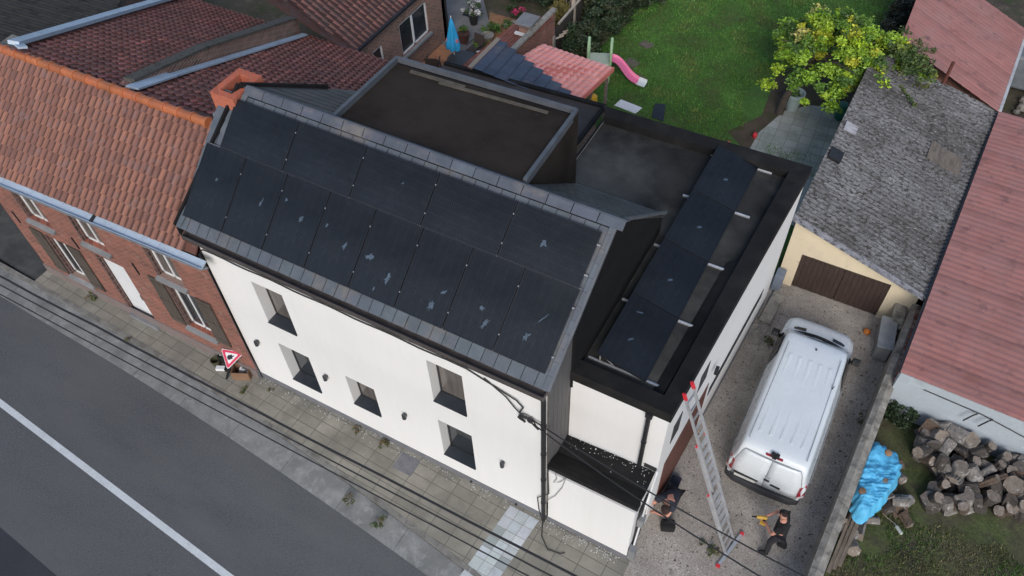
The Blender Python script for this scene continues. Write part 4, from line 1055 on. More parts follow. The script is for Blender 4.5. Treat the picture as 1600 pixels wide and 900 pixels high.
for s in (-1, 1):
    mb = MB(); pts = [(VX+s*.80, VY+4.44, 1.10), (VX+s*.60, VY+4.52, 1.135), (VX+s*.36, VY+4.56, 1.155), (VX+s*.36, VY+4.65, 1.135), (VX+s*.60, VY+4.62, 1.115), (VX+s*.79, VY+4.56, 1.07)]
    mb.slab(pts, (0, .01, .03)); mb.build('bonnet_vent', mat('dark_vent', (.03, .032, .035), var=.1, rough=.15), van)
    m2 = MB()
    m2.add([(VX+s*.952, VY+3.1, 1.06), (VX+s*.945, VY+4.2, 1.04), (VX+s*.86, VY+3.98, 1.50), (VX+s*.82, VY+3.78, 1.70), (VX+s*.825, VY+3.1, 1.72)], [(0, 1, 2, 3, 4)])
    m2.v = [(x+s*.022, y, z) for x, y, z in m2.v]
    m2.build('side_window', glass_van, van)
    m3 = MB(); m3.obox((VX+s*1.07, VY+4.17, 1.15), (.10, .05, .12), None); m3.bar((VX+s*.93, VY+4.2, 1.08), (VX+s*1.03, VY+4.18, 1.1), .06, .05)
    mi = m3.build('wing_mirror', rubber, van, bevel=.03)
    MB().obox((VX+s*1.07, VY+4.115, 1.15), (.075, .006, .09), None).build('mirror_glass', mat('mirror', (.5, .52, .55), rough=.05, metal=1., var=.02), mi)
    m4 = MB(); m4.slab([(VX+s*.935, VY+.10, .78), (VX+s*.80, VY-.025, .78), (VX+s*.785, VY-.01, 1.18), (VX+s*.90, VY+.13, 1.22)], (s*.02, -.025, 0))
    tl = m4.build('tail_lamp', red_lens, van)
    MB().slab([(VX+s*.935, VY+.09, .70), (VX+s*.80, VY-.035, .70), (VX+s*.80, VY-.03, .785), (VX+s*.935, VY+.095, .785)], (s*.022, -.026, 0)).build('reversing_lens', clear_lens, tl)
    m5 = MB(); m5.bar((VX+s*.978, VY+.35, 1.02), (VX+s*.982, VY+3.2, 1.02), .012, .05); m5.build('side_rail', seam_grey, van)
    for yw in (.95, 4.15):
        m6 = MB(); m6.lathe([(.20, -.10), (.32, -.10), (.335, -.05), (.335, .06), (.31, .10), (.2, .10)], (VX+s*.86, VY+yw, .335), 24, axis=(1, 0, 0))
        wh = m6.build('wheel', rubber, van)
        MB().lathe([(.0, .07), (.2, .09), (.21, .105), (.05, .125), (.0, .125)] if s > 0 else [(.0, -.125), (.05, -.125), (.21, -.105), (.2, -.09), (.0, -.07)], (VX+s*.86, VY+yw, .335), 18, axis=(1, 0, 0)).build('rim', alu, wh)
# roof ribs and seams
mb = MB()
for x in (-.50, -.25, 0, .25, .50):
    for ya, yb_ in ((.55, 1.55), (1.68, 3.1)):
        zb = 1.914-.022*(x/.6)**2; zt = zb+.009
        mb.add([(VX+x-.05, VY+ya, zb), (VX+x+.05, VY+ya, zb), (VX+x+.05, VY+yb_, zb), (VX+x-.05, VY+yb_, zb), (VX+x-.025, VY+ya+.05, zt), (VX+x+.025, VY+ya+.05, zt), (VX+x+.025, VY+yb_-.05, zt), (VX+x-.025, VY+yb_-.05, zt)],
               [(4, 5, 6, 7), (0, 1, 5, 4), (1, 2, 6, 5), (2, 3, 7, 6), (3, 0, 4, 7)])
mb.build('roof_rib', van_paint, van)
mb = MB()
for xa in (-.66, -.33, 0, .33):
    za, zb = 1.917-.028*(xa/.66)**2, 1.917-.028*((xa+.33)/.66)**2
    mb.bar((VX+xa, VY+1.62, za), (VX+xa+.33, VY+1.62, zb), .014, .010)
for s in (-1, 1): mb.bar((VX+s*.685, VY+.3, 1.895), (VX+s*.665, VY+3.45, 1.892), .018, .008)
mb.build('roof_seam', seam_grey, van)
# rear doors: two slightly proud leaves, gap, handle, emblem ring, plate, lamp, bumper
def rear_y(z): return VY+(.0 if z < 1.1 else (z-1.1)**1.6*.20)-.022
for s in (-1, 1):
    mb = MB(); zz = [.58, .8, 1.02, 1.2, 1.4, 1.58, 1.70]; ww = [.80, .82, .835, .80, .755, .715, .66]
    mb.v = []; 
    for z, w_ in zip(zz, ww):
        for q in (.008, .25, .5, .75, 1):
            x = max(q*w_, .008); mb.v.append((VX+s*x, rear_y(z)-.012+.035*q*q, z))
    mb.f = [(i*5+k, i*5+k+1, (i+1)*5+k+1, (i+1)*5+k) for i in range(len(zz)-1) for k in range(4)]; mb.t = [(1, 1, 1)]*len(mb.f)
    d = mb.build('rear_door', van_paint, van, smooth=True)
    so = d.modifiers.new('solid', 'SOLIDIFY'); so.thickness = .02; so.offset = 0
    m2 = MB()
    for (za, wa), (zb_, wb_) in zip(zip(zz, ww), list(zip(zz, ww))[1:]):
        m2.bar((VX+s*(wa+.008), rear_y(za)+.02, za), (VX+s*(wb_+.008), rear_y(zb_)+.02, zb_), .012, .02)
    m2.bar((VX, rear_y(1.72)+.0, 1.715), (VX+s*.665, rear_y(1.72)+.03, 1.715), .014, .012)
    m2.build('door_gap', seam_grey, d)
    if s > 0:
        MB().bar((VX+.16, rear_y(.82)-.03, .84), (VX+.40, rear_y(.82)-.03, .815), .03, .05).build('handle', black_metal, d)
        MB().bar((VX-.02, rear_y(.95)-.03, .965), (VX+.11, rear_y(.95)-.03, .955), .03, .05).build('lock_plate', black_metal, d)
    else:
        MB().box((VX-.74, rear_y(.72)-.035, .70), (VX-.12, rear_y(.72)-.015, .76)).build('plate_recess', black_metal, d)
        pl = MB().box((VX-.70, rear_y(.64)-.04, .60), (VX-.18, rear_y(.64)-.02, .70)).build('number_plate', mat('plate', (.62, .62, .60), var=.1, rough=.5), d)
mb = MB(); cx, cz = VX+.04, 1.12; yy = rear_y(1.1)-.03
circ = [(cx+.055*math.cos(a), yy, cz+.055*math.sin(a)) for a in [2*math.pi*i/20 for i in range(21)]]
mb.tube(circ, .008, 6, cap=False)
for a in (90, 210, 330): mb.bar((cx, yy, cz), (cx+.05*math.cos(R(a)), yy, cz+.05*math.sin(R(a))), .008, .012, (0, 1, 0))
mb.build('emblem', alu, van)
mb = MB(); mb.obox((VX+.0, VY+.12, 1.80), (.20, .02, .022), None); mb.build('high_brake_lamp', red_lens, van)
mb = MB(); mb.obox((VX-.045, VY+.13, 1.87), (.045, .05, .05), None); mb.obox((VX+.055, VY+.13, 1.87), (.045, .05, .05), None); mb.obox((VX, VY+.10, 1.83), (.05, .05, .03), None)
mb.build('camera_bracket', rubber, van, bevel=.012)
mb = MB(); pts = [(-.95, .24), (-.92, .02), (-.7, -.09), (0, -.13), (.7, -.09), (.92, .02), (.95, .24)]
mb.slab([(VX+x, VY+y, .30) for x, y in pts]+[(VX+.9, VY+.3, .30), (VX-.9, VY+.3, .30)], (0, 0, .25))
mb.build('bumper', mat('grey_bumper', (.035, .037, .042), var=.15, rough=.6), van, bevel=.03)
MB().bar((VX+.68, VY+2.5, 1.90), (VX+.70, VY+2.56, 1.97), .02, .02).build('aerial_base', black_metal, van)
MB().lathe([(.03, 0), (.012, .05)], (VX+.02, VY+3.5, 1.885), 8).build('roof_aerial', black_metal, van)

# ---------------------------------------------------------------- ladder
lad = thing('extension_ladder', 'long aluminium extension ladder with red end caps leaning on the flat roof corner', 'ladder', (13.2, 1.45, 0))
B0, T0 = Vector((13.22, 1.42, 0)), Vector((11.22, 1.50, 5.55))
D = (T0-B0).normalized(); L_ = (T0-B0).length; S_ = D.cross(Vector((1, 0, 0))).normalized(); S_ = Vector((.12, 1, .04)).normalized(); S_ = (S_-D*S_.dot(D)).normalized(); N_ = D.cross(S_)
if N_.z < 0: N_ = -N_
for k, (a, b, w_, off) in enumerate(((.0, .42, .42, 0), (.18, .72, .37, .055), (.45, 1.0, .32, .11))):
    st_ = MB()
    for s in (-1, 1): st_.bar(B0+D*L_*a+S_*s*w_/2+N_*off, B0+D*L_*b+S_*s*w_/2+N_*off, .028, .065, N_)
    so = st_.build('ladder_section', alu, lad)
    nr = int(L_*(b-a)/.28)
    for i in range(nr):
        p = B0+D*(L_*a+.16+i*.28)+N_*off
        if p.z > 5.4: break
        MB().bar(p-S_*w_/2, p+S_*w_/2, .032, .03, N_).build('rung', alu, so)
    for s in (-1, 1):
        for q in ((b,) if k == 2 else (b,)):
            MB().bar(B0+D*(L_*q-.16)+S_*s*w_/2+N_*off, B0+D*(L_*q+.03)+S_*s*w_/2+N_*off, .036, .072, N_).build('end_cap', red_plastic, so) if k == 2 else MB().obox(B0+D*L_*q+S_*s*w_/2+N_*off, (.02, .02, .036)).build('end_cap', red_plastic, so)
MB().bar(B0-Vector((.09, .52, -.03)), B0+Vector((.13, .42, .03)), .07, .045).build('stabiliser_bar', alu, lad)
for p in (B0-Vector((.10, .56, -.02)), B0+Vector((.14, .45, .02))): MB().obox(p, (.045, .035, .04)).build('foot', red_plastic, lad)

# ---------------------------------------------------------------- people
def skinned(name, verts, edges, radii, m, parent, root=0, sub=2):
    """one continuous surface grown round a joint skeleton"""
    off = WORLD.get(parent.name, Vector((0, 0, 0)))
    me = bpy.data.meshes.new(name)
    me.from_pydata([tuple(Vector(v)-off) for v in verts], edges, [])
    o = bpy.data.objects.new(name, me); col.objects.link(o)
    sk = o.modifiers.new('skin', 'SKIN'); sk.use_smooth_shade = True
    for i, r_ in enumerate(radii):
        v = me.skin_vertices[0].data[i]
        v.radius = r_ if isinstance(r_, tuple) else (r_, r_); v.use_root = (i == root)
    s = o.modifiers.new('sub', 'SUBSURF'); s.levels = sub; s.render_levels = sub
    me.materials.append(m); o.parent = parent; WORLD[o.name] = off
    return o
def figure(root, J, mats, head_dir, bald=False):
    """J: joint dictionary in world coordinates"""
    V = {k: Vector(v) for k, v in J.items()}
    order = ['pelvis', 'waist', 'chest', 'neck', 'headb', 'head', 'headt', 'shL', 'elL', 'wrL', 'shR', 'elR', 'wrR', 'hipL', 'knL', 'anL', 'toL', 'hipR', 'knR', 'anR', 'toR']
    rad = dict(pelvis=.14, waist=.135, chest=.165, neck=.055, headb=.07, head=.095, headt=.07, shL=.065, elL=.045, wrL=.032, shR=.065, elR=.045, wrR=.032, hipL=.09, knL=.06, anL=.042, toL=.03, hipR=.09, knR=.06, anR=.042, toR=.03)
    E = [('pelvis', 'waist'), ('waist', 'chest'), ('chest', 'neck'), ('neck', 'headb'), ('headb', 'head'), ('head', 'headt'), ('chest', 'shL'), ('shL', 'elL'), ('elL', 'wrL'), ('chest', 'shR'), ('shR', 'elR'), ('elR', 'wrR'),
         ('pelvis', 'hipL'), ('hipL', 'knL'), ('knL', 'anL'), ('anL', 'toL'), ('pelvis', 'hipR'), ('hipR', 'knR'), ('knR', 'anR'), ('anR', 'toR')]
    vs = [V[k] for k in order]; es = [(order.index(a), order.index(b)) for a, b in E]; rs_ = [rad[k]*(.78 if k in ('pelvis', 'waist', 'chest', 'hipL', 'hipR', 'knL', 'knR', 'anL', 'anR', 'toL', 'toR') else 1) for k in order]
    hd = Vector(head_dir).normalized(); side = hd.cross(Vector((0, 0, 1))).normalized()
    # palms and five fingers each
    for s, el, wr in ((1, 'elL', 'wrL'), (-1, 'elR', 'wrR')):
        d = (V[wr]-V[el]).normalized(); x = d.cross(Vector((0, 0, 1))).normalized(); z = x.cross(d)
        pi = len(vs); vs.append(V[wr]+d*.07); rs_.append((.038, .022)); es.append((order.index(wr), pi))
        for f, (o_x, ln) in enumerate(((-.03, .065), (-.010, .08), (.010, .075), (.03, .055))):
            a = len(vs); vs += [V[wr]+d*.11+x*o_x, V[wr]+d*(.11+ln*.55)+x*o_x-z*.02, V[wr]+d*(.11+ln*.7)+x*o_x-z*.05]; rs_ += [.011, .009, .008]
            es += [(pi, a), (a, a+1), (a+1, a+2)]
        a = len(vs); vs += [V[wr]+d*.05+x*.045*s-z*.01, V[wr]+d*.09+x*.06*s-z*.03]; rs_ += [.013, .010]; es += [(pi, a), (a, a+1)]
    skinned('body', vs, es, rs_, skin, root)
    def garment(name, keys, edges, grow, m):
        return skinned(name, [V[k] for k in keys], [(keys.index(a), keys.index(b)) for a, b in edges], [rad[k]+grow for k in keys], m, root)
    V['slL'] = V['shL'].lerp(V['elL'], .62); V['slR'] = V['shR'].lerp(V['elR'], .62); rad['slL'] = rad['slR'] = .058
    V['ntop'] = V['chest'].lerp(V['neck'], .72); rad['ntop'] = .075
    garment('shirt', ['pelvis', 'waist', 'chest', 'ntop', 'shL', 'slL', 'shR', 'slR'], [('pelvis', 'waist'), ('waist', 'chest'), ('chest', 'ntop'), ('chest', 'shL'), ('shL', 'slL'), ('chest', 'shR'), ('shR', 'slR')], .028, mats[0])
    garment('trousers', ['pelvis', 'hipL', 'knL', 'anL', 'hipR', 'knR', 'anR'], [('pelvis', 'hipL'), ('hipL', 'knL'), ('knL', 'anL'), ('pelvis', 'hipR'), ('hipR', 'knR'), ('knR', 'anR')], .020, mats[1])
    for s in ('L', 'R'):
        d = (V['to'+s]-V['an'+s]); d.z = 0; d.normalize(); a = V['an'+s]
        skinned('shoe', [(a.x-d.x*.05, a.y-d.y*.05, .07), (a.x+d.x*.08, a.y+d.y*.08, .06), (a.x+d.x*.20, a.y+d.y*.20, .05)], [(0, 1), (1, 2)], [.066, .064, .05], rubber, root, sub=1)
    h = V['head']; up = (V['headt']-V['headb']).normalized()
    # hair cap, nose, eyes, ears, mouth
    mb_ = MB(); n1, n2 = 6, 14
    for i in range(n1+1):
        t_ = i/n1*R(105 if not bald else 40)
        for k in range(n2):
            a = 2*math.pi*k/n2
            dirv = up*math.cos(t_)+(side*math.sin(a)+hd.cross(side)*0+(-(hd-up*hd.dot(up)).normalized())*math.cos(a))*math.sin(t_)
            lim = 1 if math.cos(a) > -.3 or t_ < R(55) else .93
            mb_.v.append(h+up*.015-hd*.008+dirv*.118*lim)
    mb_.f = [(i*n2+k, i*n2+(k+1) % n2, (i+1)*n2+(k+1) % n2, (i+1)*n2+k) for i in range(n1) for k in range(n2)]; mb_.t = [(1, 1, 1)]*len(mb_.f)
    mb_.build('hair', mats[2], root, smooth=True)
    mb_ = MB(); mb_.tube([h+hd*.09+up*.015, h+hd*.118-up*.02, h+hd*.09-up*.03], [.008, .016, .01], 6)
    for s in (-1, 1): mb_.tube([h+side*s*.088-up*.03, h+side*s*.10, h+side*s*.092+up*.03], [.01, .016, .01], 6)
    mb_.build('nose_and_ears', skin, root, smooth=True)
    mb_ = MB()
    for s in (-1, 1): mb_.obox(h+hd*.090+side*s*.034+up*.012, (.010, .006, .006), (side, hd, up))
    mb_.obox(h+hd*.088-up*.058, (.022, .006, .005), (side, hd, up)); mb_.build('eyes_and_mouth', mat('dark_features', (.06, .03, .028), var=.05), root)
black_cloth = mat('black_cloth', (.013, .013, .014), var=.25, scale=6, rough=.95, bump=.3)
dark_trs = mat('dark_workwear', (.026, .025, .030), var=.3, scale=6, rough=.95, bump=.3)
navy = mat('navy_workwear', (.026, .03, .045), var=.3, scale=6, rough=.95, bump=.3)
hair_m = mat('dark_hair', (.035, .018, .014), var=.3, scale=20, rough=.8, bump=.4)
p1 = thing('person', 'standing person in black T-shirt and dark trousers holding a yellow power tool behind the van', 'person', (14.12, 1.92, 0))
bx, by = 14.12, 1.92
figure(p1, dict(pelvis=(bx-.02, by, .95), waist=(bx-.05, by, 1.12), chest=(bx-.09, by+.01, 1.33), neck=(bx-.10, by, 1.50), headb=(bx-.12, by, 1.57), head=(bx-.13, by-.01, 1.66), headt=(bx-.12, by-.01, 1.74),
     shL=(bx-.08, by-.20, 1.42), elL=(bx-.20, by-.30, 1.16), wrL=(bx-.36, by-.10, 1.08), shR=(bx-.08, by+.21, 1.42), elR=(bx-.24, by+.30, 1.18), wrR=(bx-.42, by+.12, 1.10),
     hipL=(bx-.02, by-.10, .88), knL=(bx-.14, by-.16, .50), anL=(bx-.10, by-.24, .09), toL=(bx-.28, by-.30, .04), hipR=(bx-.02, by+.10, .88), knR=(bx+.04, by+.11, .50), anR=(bx+.24, by+.10, .11), toR=(bx+.07, by+.10, .04)),
     (black_cloth, dark_trs, hair_m), (-1, -.25, .1), bald=True)
dr = thing('power_drill', 'yellow and black cordless drill held by the standing person', 'drill', (bx-.62, by+.02, 1.1))
dc = Vector((14.12-.53, 1.92+.0, 1.11)); ya = mat('yellow_tool', (.55, .33, .04), var=.2, rough=.5)
MB().tube([dc+Vector((-.10, -.04, .03)), dc+Vector((.0, 0, .03)), dc+Vector((.12, .04, .03))], [.035, .045, .04], 10).build('motor_body', ya, dr)
MB().tube([dc+Vector((-.10, -.04, .03)), dc+Vector((-.2, -.08, .03))], [.028, .018], 10).build('chuck', rubber, dr)
m_ = MB(); m_.bar(dc+Vector((.06, .02, .0)), dc+Vector((.10, .02, -.16)), .04, .05); m_.build('grip', rubber, dr)
MB().obox(dc+Vector((.08, .0, -.19)), (.065, .045, .03)).build('battery', ya, dr)
p2 = thing('person', 'crouching worker in dark work clothes bent over at the corner of the white house', 'person', (11.72, 1.45, 0))
bx, by = 11.52, 1.60
figure(p2, dict(pelvis=(bx+.05, by+.32, .48), waist=(bx+.03, by+.18, .62), chest=(bx+.0, by-.08, .78), neck=(bx+.02, by-.26, .86), headb=(bx+.03, by-.32, .88), head=(bx+.04, by-.40, .88), headt=(bx+.04, by-.46, .92),
     shL=(bx+.18, by-.15, .80), elL=(bx+.12, by-.42, .58), wrL=(bx-.15, by-.42, .50), shR=(bx-.18, by-.12, .80), elR=(bx-.30, by-.28, .58), wrR=(bx-.42, by-.12, .48),
     hipL=(bx+.14, by+.30, .45), knL=(bx+.14, by-.08, .50), anL=(bx+.14, by+.22, .09), toL=(bx+.12, by+.06, .04), hipR=(bx-.08, by+.30, .45), knR=(bx-.18, by-.02, .46), anR=(bx-.1, by+.30, .09), toR=(bx-.12, by+.12, .04)),
     (navy, dark_trs, hair_m), (-.25, -1, -.8))
bg_ = thing('tool_bag', 'black tool bag on the gravel beside the crouching worker', 'bag', (11.92, .98, 0))
MB().obox((11.72, 1.18, .14), (.17, .13, .13), (Vector((.9, .4, 0)).normalized(), Vector((-.4, .9, 0)).normalized(), Vector((0, 0, 1)))).build('bag_body', black_cloth, bg_, bevel=.05)
MB().tube([(11.62, 1.14, .26), (11.66, 1.16, .35), (11.78, 1.2, .35), (11.83, 1.22, .26)], .012, 6).build('handle', rubber, bg_)
tag(MB().obox((11.45, 2.2, .09), (.12, .3, .09), None).build('tool_case', navy, bevel=.02), 'dark blue tool case by the wing wall behind the crouching worker', 'case')

# ---------------------------------------------------------------- overhead cables
for k, (y, z, r_, lb) in enumerate(((-2.62, 5.0, .026, 'thick black overhead cable nearest the house fronts'), (-2.80, 5.0, .016, 'thin black overhead cable in the middle of the three above the pavement'), (-2.99, 5.0, .014, 'thin black overhead cable nearest the road'))):
    pts = cable((-26, y, z+.7), (32, y, z+.7), .78, 60)
    if k == 0: pts = [p+Vector((0, random.uniform(-.012, .012), random.uniform(-.012, .012))) for p in pts]
    tag(MB().tube(pts, r_, 6).build('overhead_cable', cable_mat), lb, 'cable', 'overhead cables along the street')
tag(MB().tube(cable((8.72, -.06, 4.66), (17.5, -1.45, 6.4), .42), .016, 6).build('service_cable', cable_mat), 'upper black service cable from the facade corner across the driveway', 'cable', 'service cables over the drive')
tag(MB().tube(cable((8.72, -.10, 4.60), (17.3, -2.0, 6.4), .48), .016, 6).build('service_cable', cable_mat), 'lower black service cable from the facade corner across the driveway', 'cable', 'service cables over the drive')

# ---------------------------------------------------------------- sign, bins and boxes on the pavement
sg = thing('warning_sign', 'red bordered triangular road warning sign propped up on the pavement', 'road sign', (-.85, -.35, 0))
# plate corners as it leans back towards the brick wall; point of the triangle to the street
Sa, Sb, Sc = Vector((-1.06, -.16, .86)), Vector((-.30, -.02, .98)), Vector((-.62, -.52, .58))
q = (Sb-Sa).normalized(); n_s = (Sb-Sa).cross(Sc-Sa).normalized()
if n_s.z < 0: n_s = -n_s
cen = (Sa+Sb+Sc)/3
def tri(f, lift, th, m, name, par):
    pts = [cen+(p-cen)*f+n_s*lift for p in (Sa, Sb, Sc)]
    # rounded corners
    out = []
    for i in range(3):
        p, a, b_ = pts[i], pts[i-1], pts[(i+1) % 3]
        out += [p.lerp(a, .10), p.lerp(p+(a-p)*.05+(b_-p)*.05, .55), p.lerp(b_, .10)]
    return MB().slab(out, n_s*-th).build(name, m, par)
pl = tri(1.0, 0, .02, frame_white, 'sign_plate', sg)
tri(.93, .004, .003, mat('sign_red', (.66, .05, .10), var=.05, rough=.4), 'red_border', pl)
tri(.58, .008, .003, mat('sign_white', (.78, .77, .77), var=.04, rough=.4), 'white_field', pl)
up_s = (cen-(Sa+Sb)/2); up_s = -(Sc-cen).normalized(); e_s = n_s.cross(up_s)
def sp(u, v): return cen+e_s*u+up_s*v+n_s*.012
d1 = (Sb-(Sa+Sc)/2).normalized(); d2 = n_s.cross(d1)
def sq(u, v): return cen+d1*u+d2*v+n_s*.012
MB().slab([sq(-.11, -.035), sq(-.06, -.075), sq(.0, -.06), sq(.05, -.075), sq(.06, -.02), sq(.12, -.015), sq(.12, .012), sq(.06, .015), sq(.05, .06), sq(.0, .055), sq(-.05, .07), sq(-.11, .04)], n_s*-.003).build('symbol', black_metal, pl)
mb = MB(); mb.bar(cen-n_s*.03, (-.72, .02, .0), .05, .05); mb.bar(cen-n_s*.03, (-.85, -.55, .0), .05, .05); mb.bar((-1.1, -.35, .05), (-.5, -.25, .05), .08, .10)
mb.build('stand', rubber, sg)
bx_ = thing('cardboard_box', 'open brown cardboard box with papers at the foot of the white house corner', 'box', (-.45, -.25, 0))
c, X, Y = Vector((-.50, -.22, .17)), Vector((.88, .42, 0)).normalized(), Vector((-.42, .88, 0)).normalized()
mb = MB()
for s in (-1, 1):
    mb.obox(c+X*s*.24, (.008, .17, .17), (X, Y, Vector((0, 0, 1)))); mb.obox(c+Y*s*.17, (.24, .008, .17), (X, Y, Vector((0, 0, 1))))
mb.obox(c-Vector((0, 0, .16)), (.24, .17, .006), (X, Y, Vector((0, 0, 1))))
mb.build('carton', mat('cardboard', (.23, .135, .08), var=.2, rough=.9), bx_)
for i in range(6):
    a = random.uniform(0, 3); d = Vector((math.cos(a), math.sin(a), random.uniform(-.3, .3)))
    MB().obox(c+X*random.uniform(-.14, .14)+Y*random.uniform(-.09, .09)+Vector((0, 0, random.uniform(-.02, .10))), (.08, .05, .006), (d.normalized(), d.cross(Vector((0, 0, 1))).normalized(), d.cross(d.cross(Vector((0, 0, 1)))).normalized())).build('paper', frame_white if i % 3 else grey_clad, bx_)
cr = thing('black_crate', 'black plastic crate with a white label beside the triangular sign', 'crate', (-1.25, -.05, 0))
mb = MB(); c = Vector((-1.28, -.02, .15))
for s in (-1, 1): mb.obox(c+X*s*.17, (.01, .14, .14), (X, Y, Vector((0, 0, 1)))); mb.obox(c+Y*s*.14, (.17, .01, .14), (X, Y, Vector((0, 0, 1))))
mb.obox(c-Vector((0, 0, .13)), (.17, .14, .01), (X, Y, Vector((0, 0, 1)))); mb.build('crate_body', rubber, cr)
lbp = MB().obox(c+Vector((0, 0, .12))-X*.03, (.11, .06, .01), (X, Y, Vector((0, 0, 1)))).build('label_card', frame_white, cr)
mb = MB()
for i in range(3): mb.obox(c+Vector((0, 0, .135))-X*.03+Y*(-.03+i*.03), (.08, .005, .003), (X, Y, Vector((0, 0, 1))))
mb.build('printed_line', black_metal, lbp)
tag(MB().lathe([(.10, 0), (.13, .2), (.14, .24), (.12, .24), (.09, .04)], (-1.42, -.30, 0), 14).build('bucket', mat('olive_bucket', (.06, .06, .03), var=.2, rough=.7)), 'dark olive bucket at the left end of the things by the sign', 'bucket')
tag(MB().obox((-1.2, -.38, .06), (.13, .07, .05), (X, Y, Vector((0, 0, 1)))).build('white_package', frame_white, bevel=.015), 'small white package on the pavement between bucket and sign', 'package')
tag(MB().box((4.85, -.62, .0), (5.42, -.14, .012)).build('access_cover', mat('grey_cover', (.165, .165, .175), var=.2, scale=6, rough=.8, bump=.4), bevel=.004), 'square grey access cover set in the paving under the house wall', 'cover')
crumb = MB()
for i in range(420):
    x = random.uniform(0, 9.0) if random.random() < .6 else random.uniform(8.9, 11.0); y = -.03-abs(random.gauss(0, .14)); r_ = random.uniform(.004, .016)
    crumb.add([(x-r_, y-r_, .008), (x+r_, y-r_*.5, .008), (x+r_*.6, y+r_, .012), (x-r_*.8, y+r_*.7, .010)], [(0, 1, 2, 3)])
tag(crumb.build('pavement_debris', grit), 'white render crumbs scattered along the foot of the white wall', 'debris', kind='stuff')

# ---------------------------------------------------------------- plants
def leaf_cloud(name, pts, size, cols, m, parent=None, flat=.4, seed=1):
    """many small leaf faces at pts (n,3); cols (n,3) tints"""
    g_ = np.random.default_rng(seed); n = len(pts)
    d = g_.normal(size=(n, 3)); d[:, 2] *= flat; d /= np.linalg.norm(d, axis=1)[:, None]
    e = g_.normal(size=(n, 3)); e -= d*(e*d).sum(1)[:, None]; e /= np.linalg.norm(e, axis=1)[:, None]
    s = size*g_.uniform(.6, 1.35, size=(n, 1))
    off = np.array(WORLD.get(parent.name, Vector((0, 0, 0)))) if parent else np.zeros(3)
    p = pts-off
    v = np.empty((n, 4, 3)); v[:, 0] = p-d*s; v[:, 1] = p+e*s*.55; v[:, 2] = p+d*s; v[:, 3] = p-e*s*.55
    me = bpy.data.meshes.new(name)
    me.vertices.add(n*4); me.vertices.foreach_set('co', v.ravel())
    me.loops.add(n*4); me.loops.foreach_set('vertex_index', np.arange(n*4))
    me.polygons.add(n); me.polygons.foreach_set('loop_start', np.arange(n)*4); me.polygons.foreach_set('loop_total', np.full(n, 4))
    a = me.attributes.new('tint', 'FLOAT_COLOR', 'FACE')
    a.data.foreach_set('color', np.concatenate([cols, np.ones((n, 1))], 1).ravel())
    me.update(); me.materials.append(m)
    o = bpy.data.objects.new(name, me); col.objects.link(o)
    if parent: o.parent = parent
    return o
def clumps(centres, radii, per, seed, squash=.8, shell=.5):
    g_ = np.random.default_rng(seed); out = []; idx = []
    for i, (c, r_) in enumerate(zip(centres, radii)):
        k = max(4, int(per*r_*r_)); d = g_.normal(size=(k, 3)); d /= np.linalg.norm(d, axis=1)[:, None]
        q = r_*(shell+(1-shell)*g_.random((k, 1)))*g_.uniform(.6, 1.1, size=(k, 1))
        d[:, 2] *= squash; out.append(np.array(c)+d*q); idx.append(np.full(k, i))
    return np.concatenate(out), np.concatenate(idx)
def shrub(name, label, cat, c, rx, ry, h, n_cl, cl_r, size, palette, seed, per=900, group=None, stem=True):
    g_ = np.random.default_rng(seed)
    root = thing(name, label, cat, (c[0], c[1], c[2]), group)
    u = g_.normal(size=(n_cl, 3)); u /= np.linalg.norm(u, axis=1)[:, None]
    cs = np.array(c)+np.array([0, 0, h*.55])+u*np.array([rx, ry, h*.48])*g_.uniform(.35, 1, size=(n_cl, 1))**.6
    cs[:, 2] = np.maximum(cs[:, 2], c[2]+cl_r*.5)
    pts, idx = clumps(cs, g_.uniform(.6, 1.3, n_cl)*cl_r, per, seed)
    pal = np.array(palette); pc = pal[g_.integers(0, len(pal), n_cl)]
    cols = pc[idx]*g_.uniform(.7, 1.3, size=(len(pts), 1))
    leaf_cloud('foliage', pts, size, cols, leaf_mat, root, seed=seed)
    if stem:
        m_ = MB()
        for k in range(5):
            t = Vector(cs[k % n_cl]); b_ = Vector((c[0]+random.uniform(-.06, .06), c[1]+random.uniform(-.06, .06), c[2]-.05))
            m_.tube([b_, b_.lerp(t, .5)+Vector((random.uniform(-.05, .05), random.uniform(-.05, .05), .05)), t], [.03, .02, .008], 6)
        m_.build('stem', bark, root)
    return root
# the yellow-green tree over the garage corner
tr = thing('garden_tree', 'broad low tree with bright yellow green leaves overhanging the garage corner and patio', 'tree', (9.42, 17.87, 0))
g_ = np.random.default_rng(5)
mb = MB(); base = Vector((9.42, 17.80, -.05))
mb.tube([base, base+Vector((.06, .06, .7)), base+Vector((.25, .25, 1.5)), base+Vector((.7, .5, 2.3))], [.15, .13, .11, .09], 10)
ends = []
for k in range(16):
    a = k*2.4; r_ = random.uniform(.7, 2.1)
    e_ = Vector((10.75+r_*1.05*math.cos(a), 18.3+r_*.95*math.sin(a), 2.5+random.uniform(-.2, .9)-.12*r_))
    s_ = base+Vector((.55, .42, 2.1)); m1 = s_.lerp(e_, .5)+Vector((0, 0, .25))
    mb.tube([s_, m1, e_], [.06, .035, .012], 6); ends.append(e_)
mb.build('trunk', bark, tr)
cs = []; rad_ = []
for k in range(260):
    a = g_.uniform(0, 2*math.pi); r_ = math.sqrt(g_.random())*1.0
    lob = 1+.16*math.sin(3*a+1)+.10*math.sin(7*a); x = 10.78+2.30*r_*lob*math.cos(a); y = 18.35+2.2*r_*lob*math.sin(a)
    top = 3.7-1.25*r_**2.2
    z = top-g_.random()**1.5*(1.5-.7*r_)
    if g_.random() < .10: continue
    cs.append((x, y, z)); rad_.append(g_.uniform(.18, .42))
cs = np.array(cs); pts, idx = clumps(cs, rad_, 1500, 6, squash=.6, shell=.3)
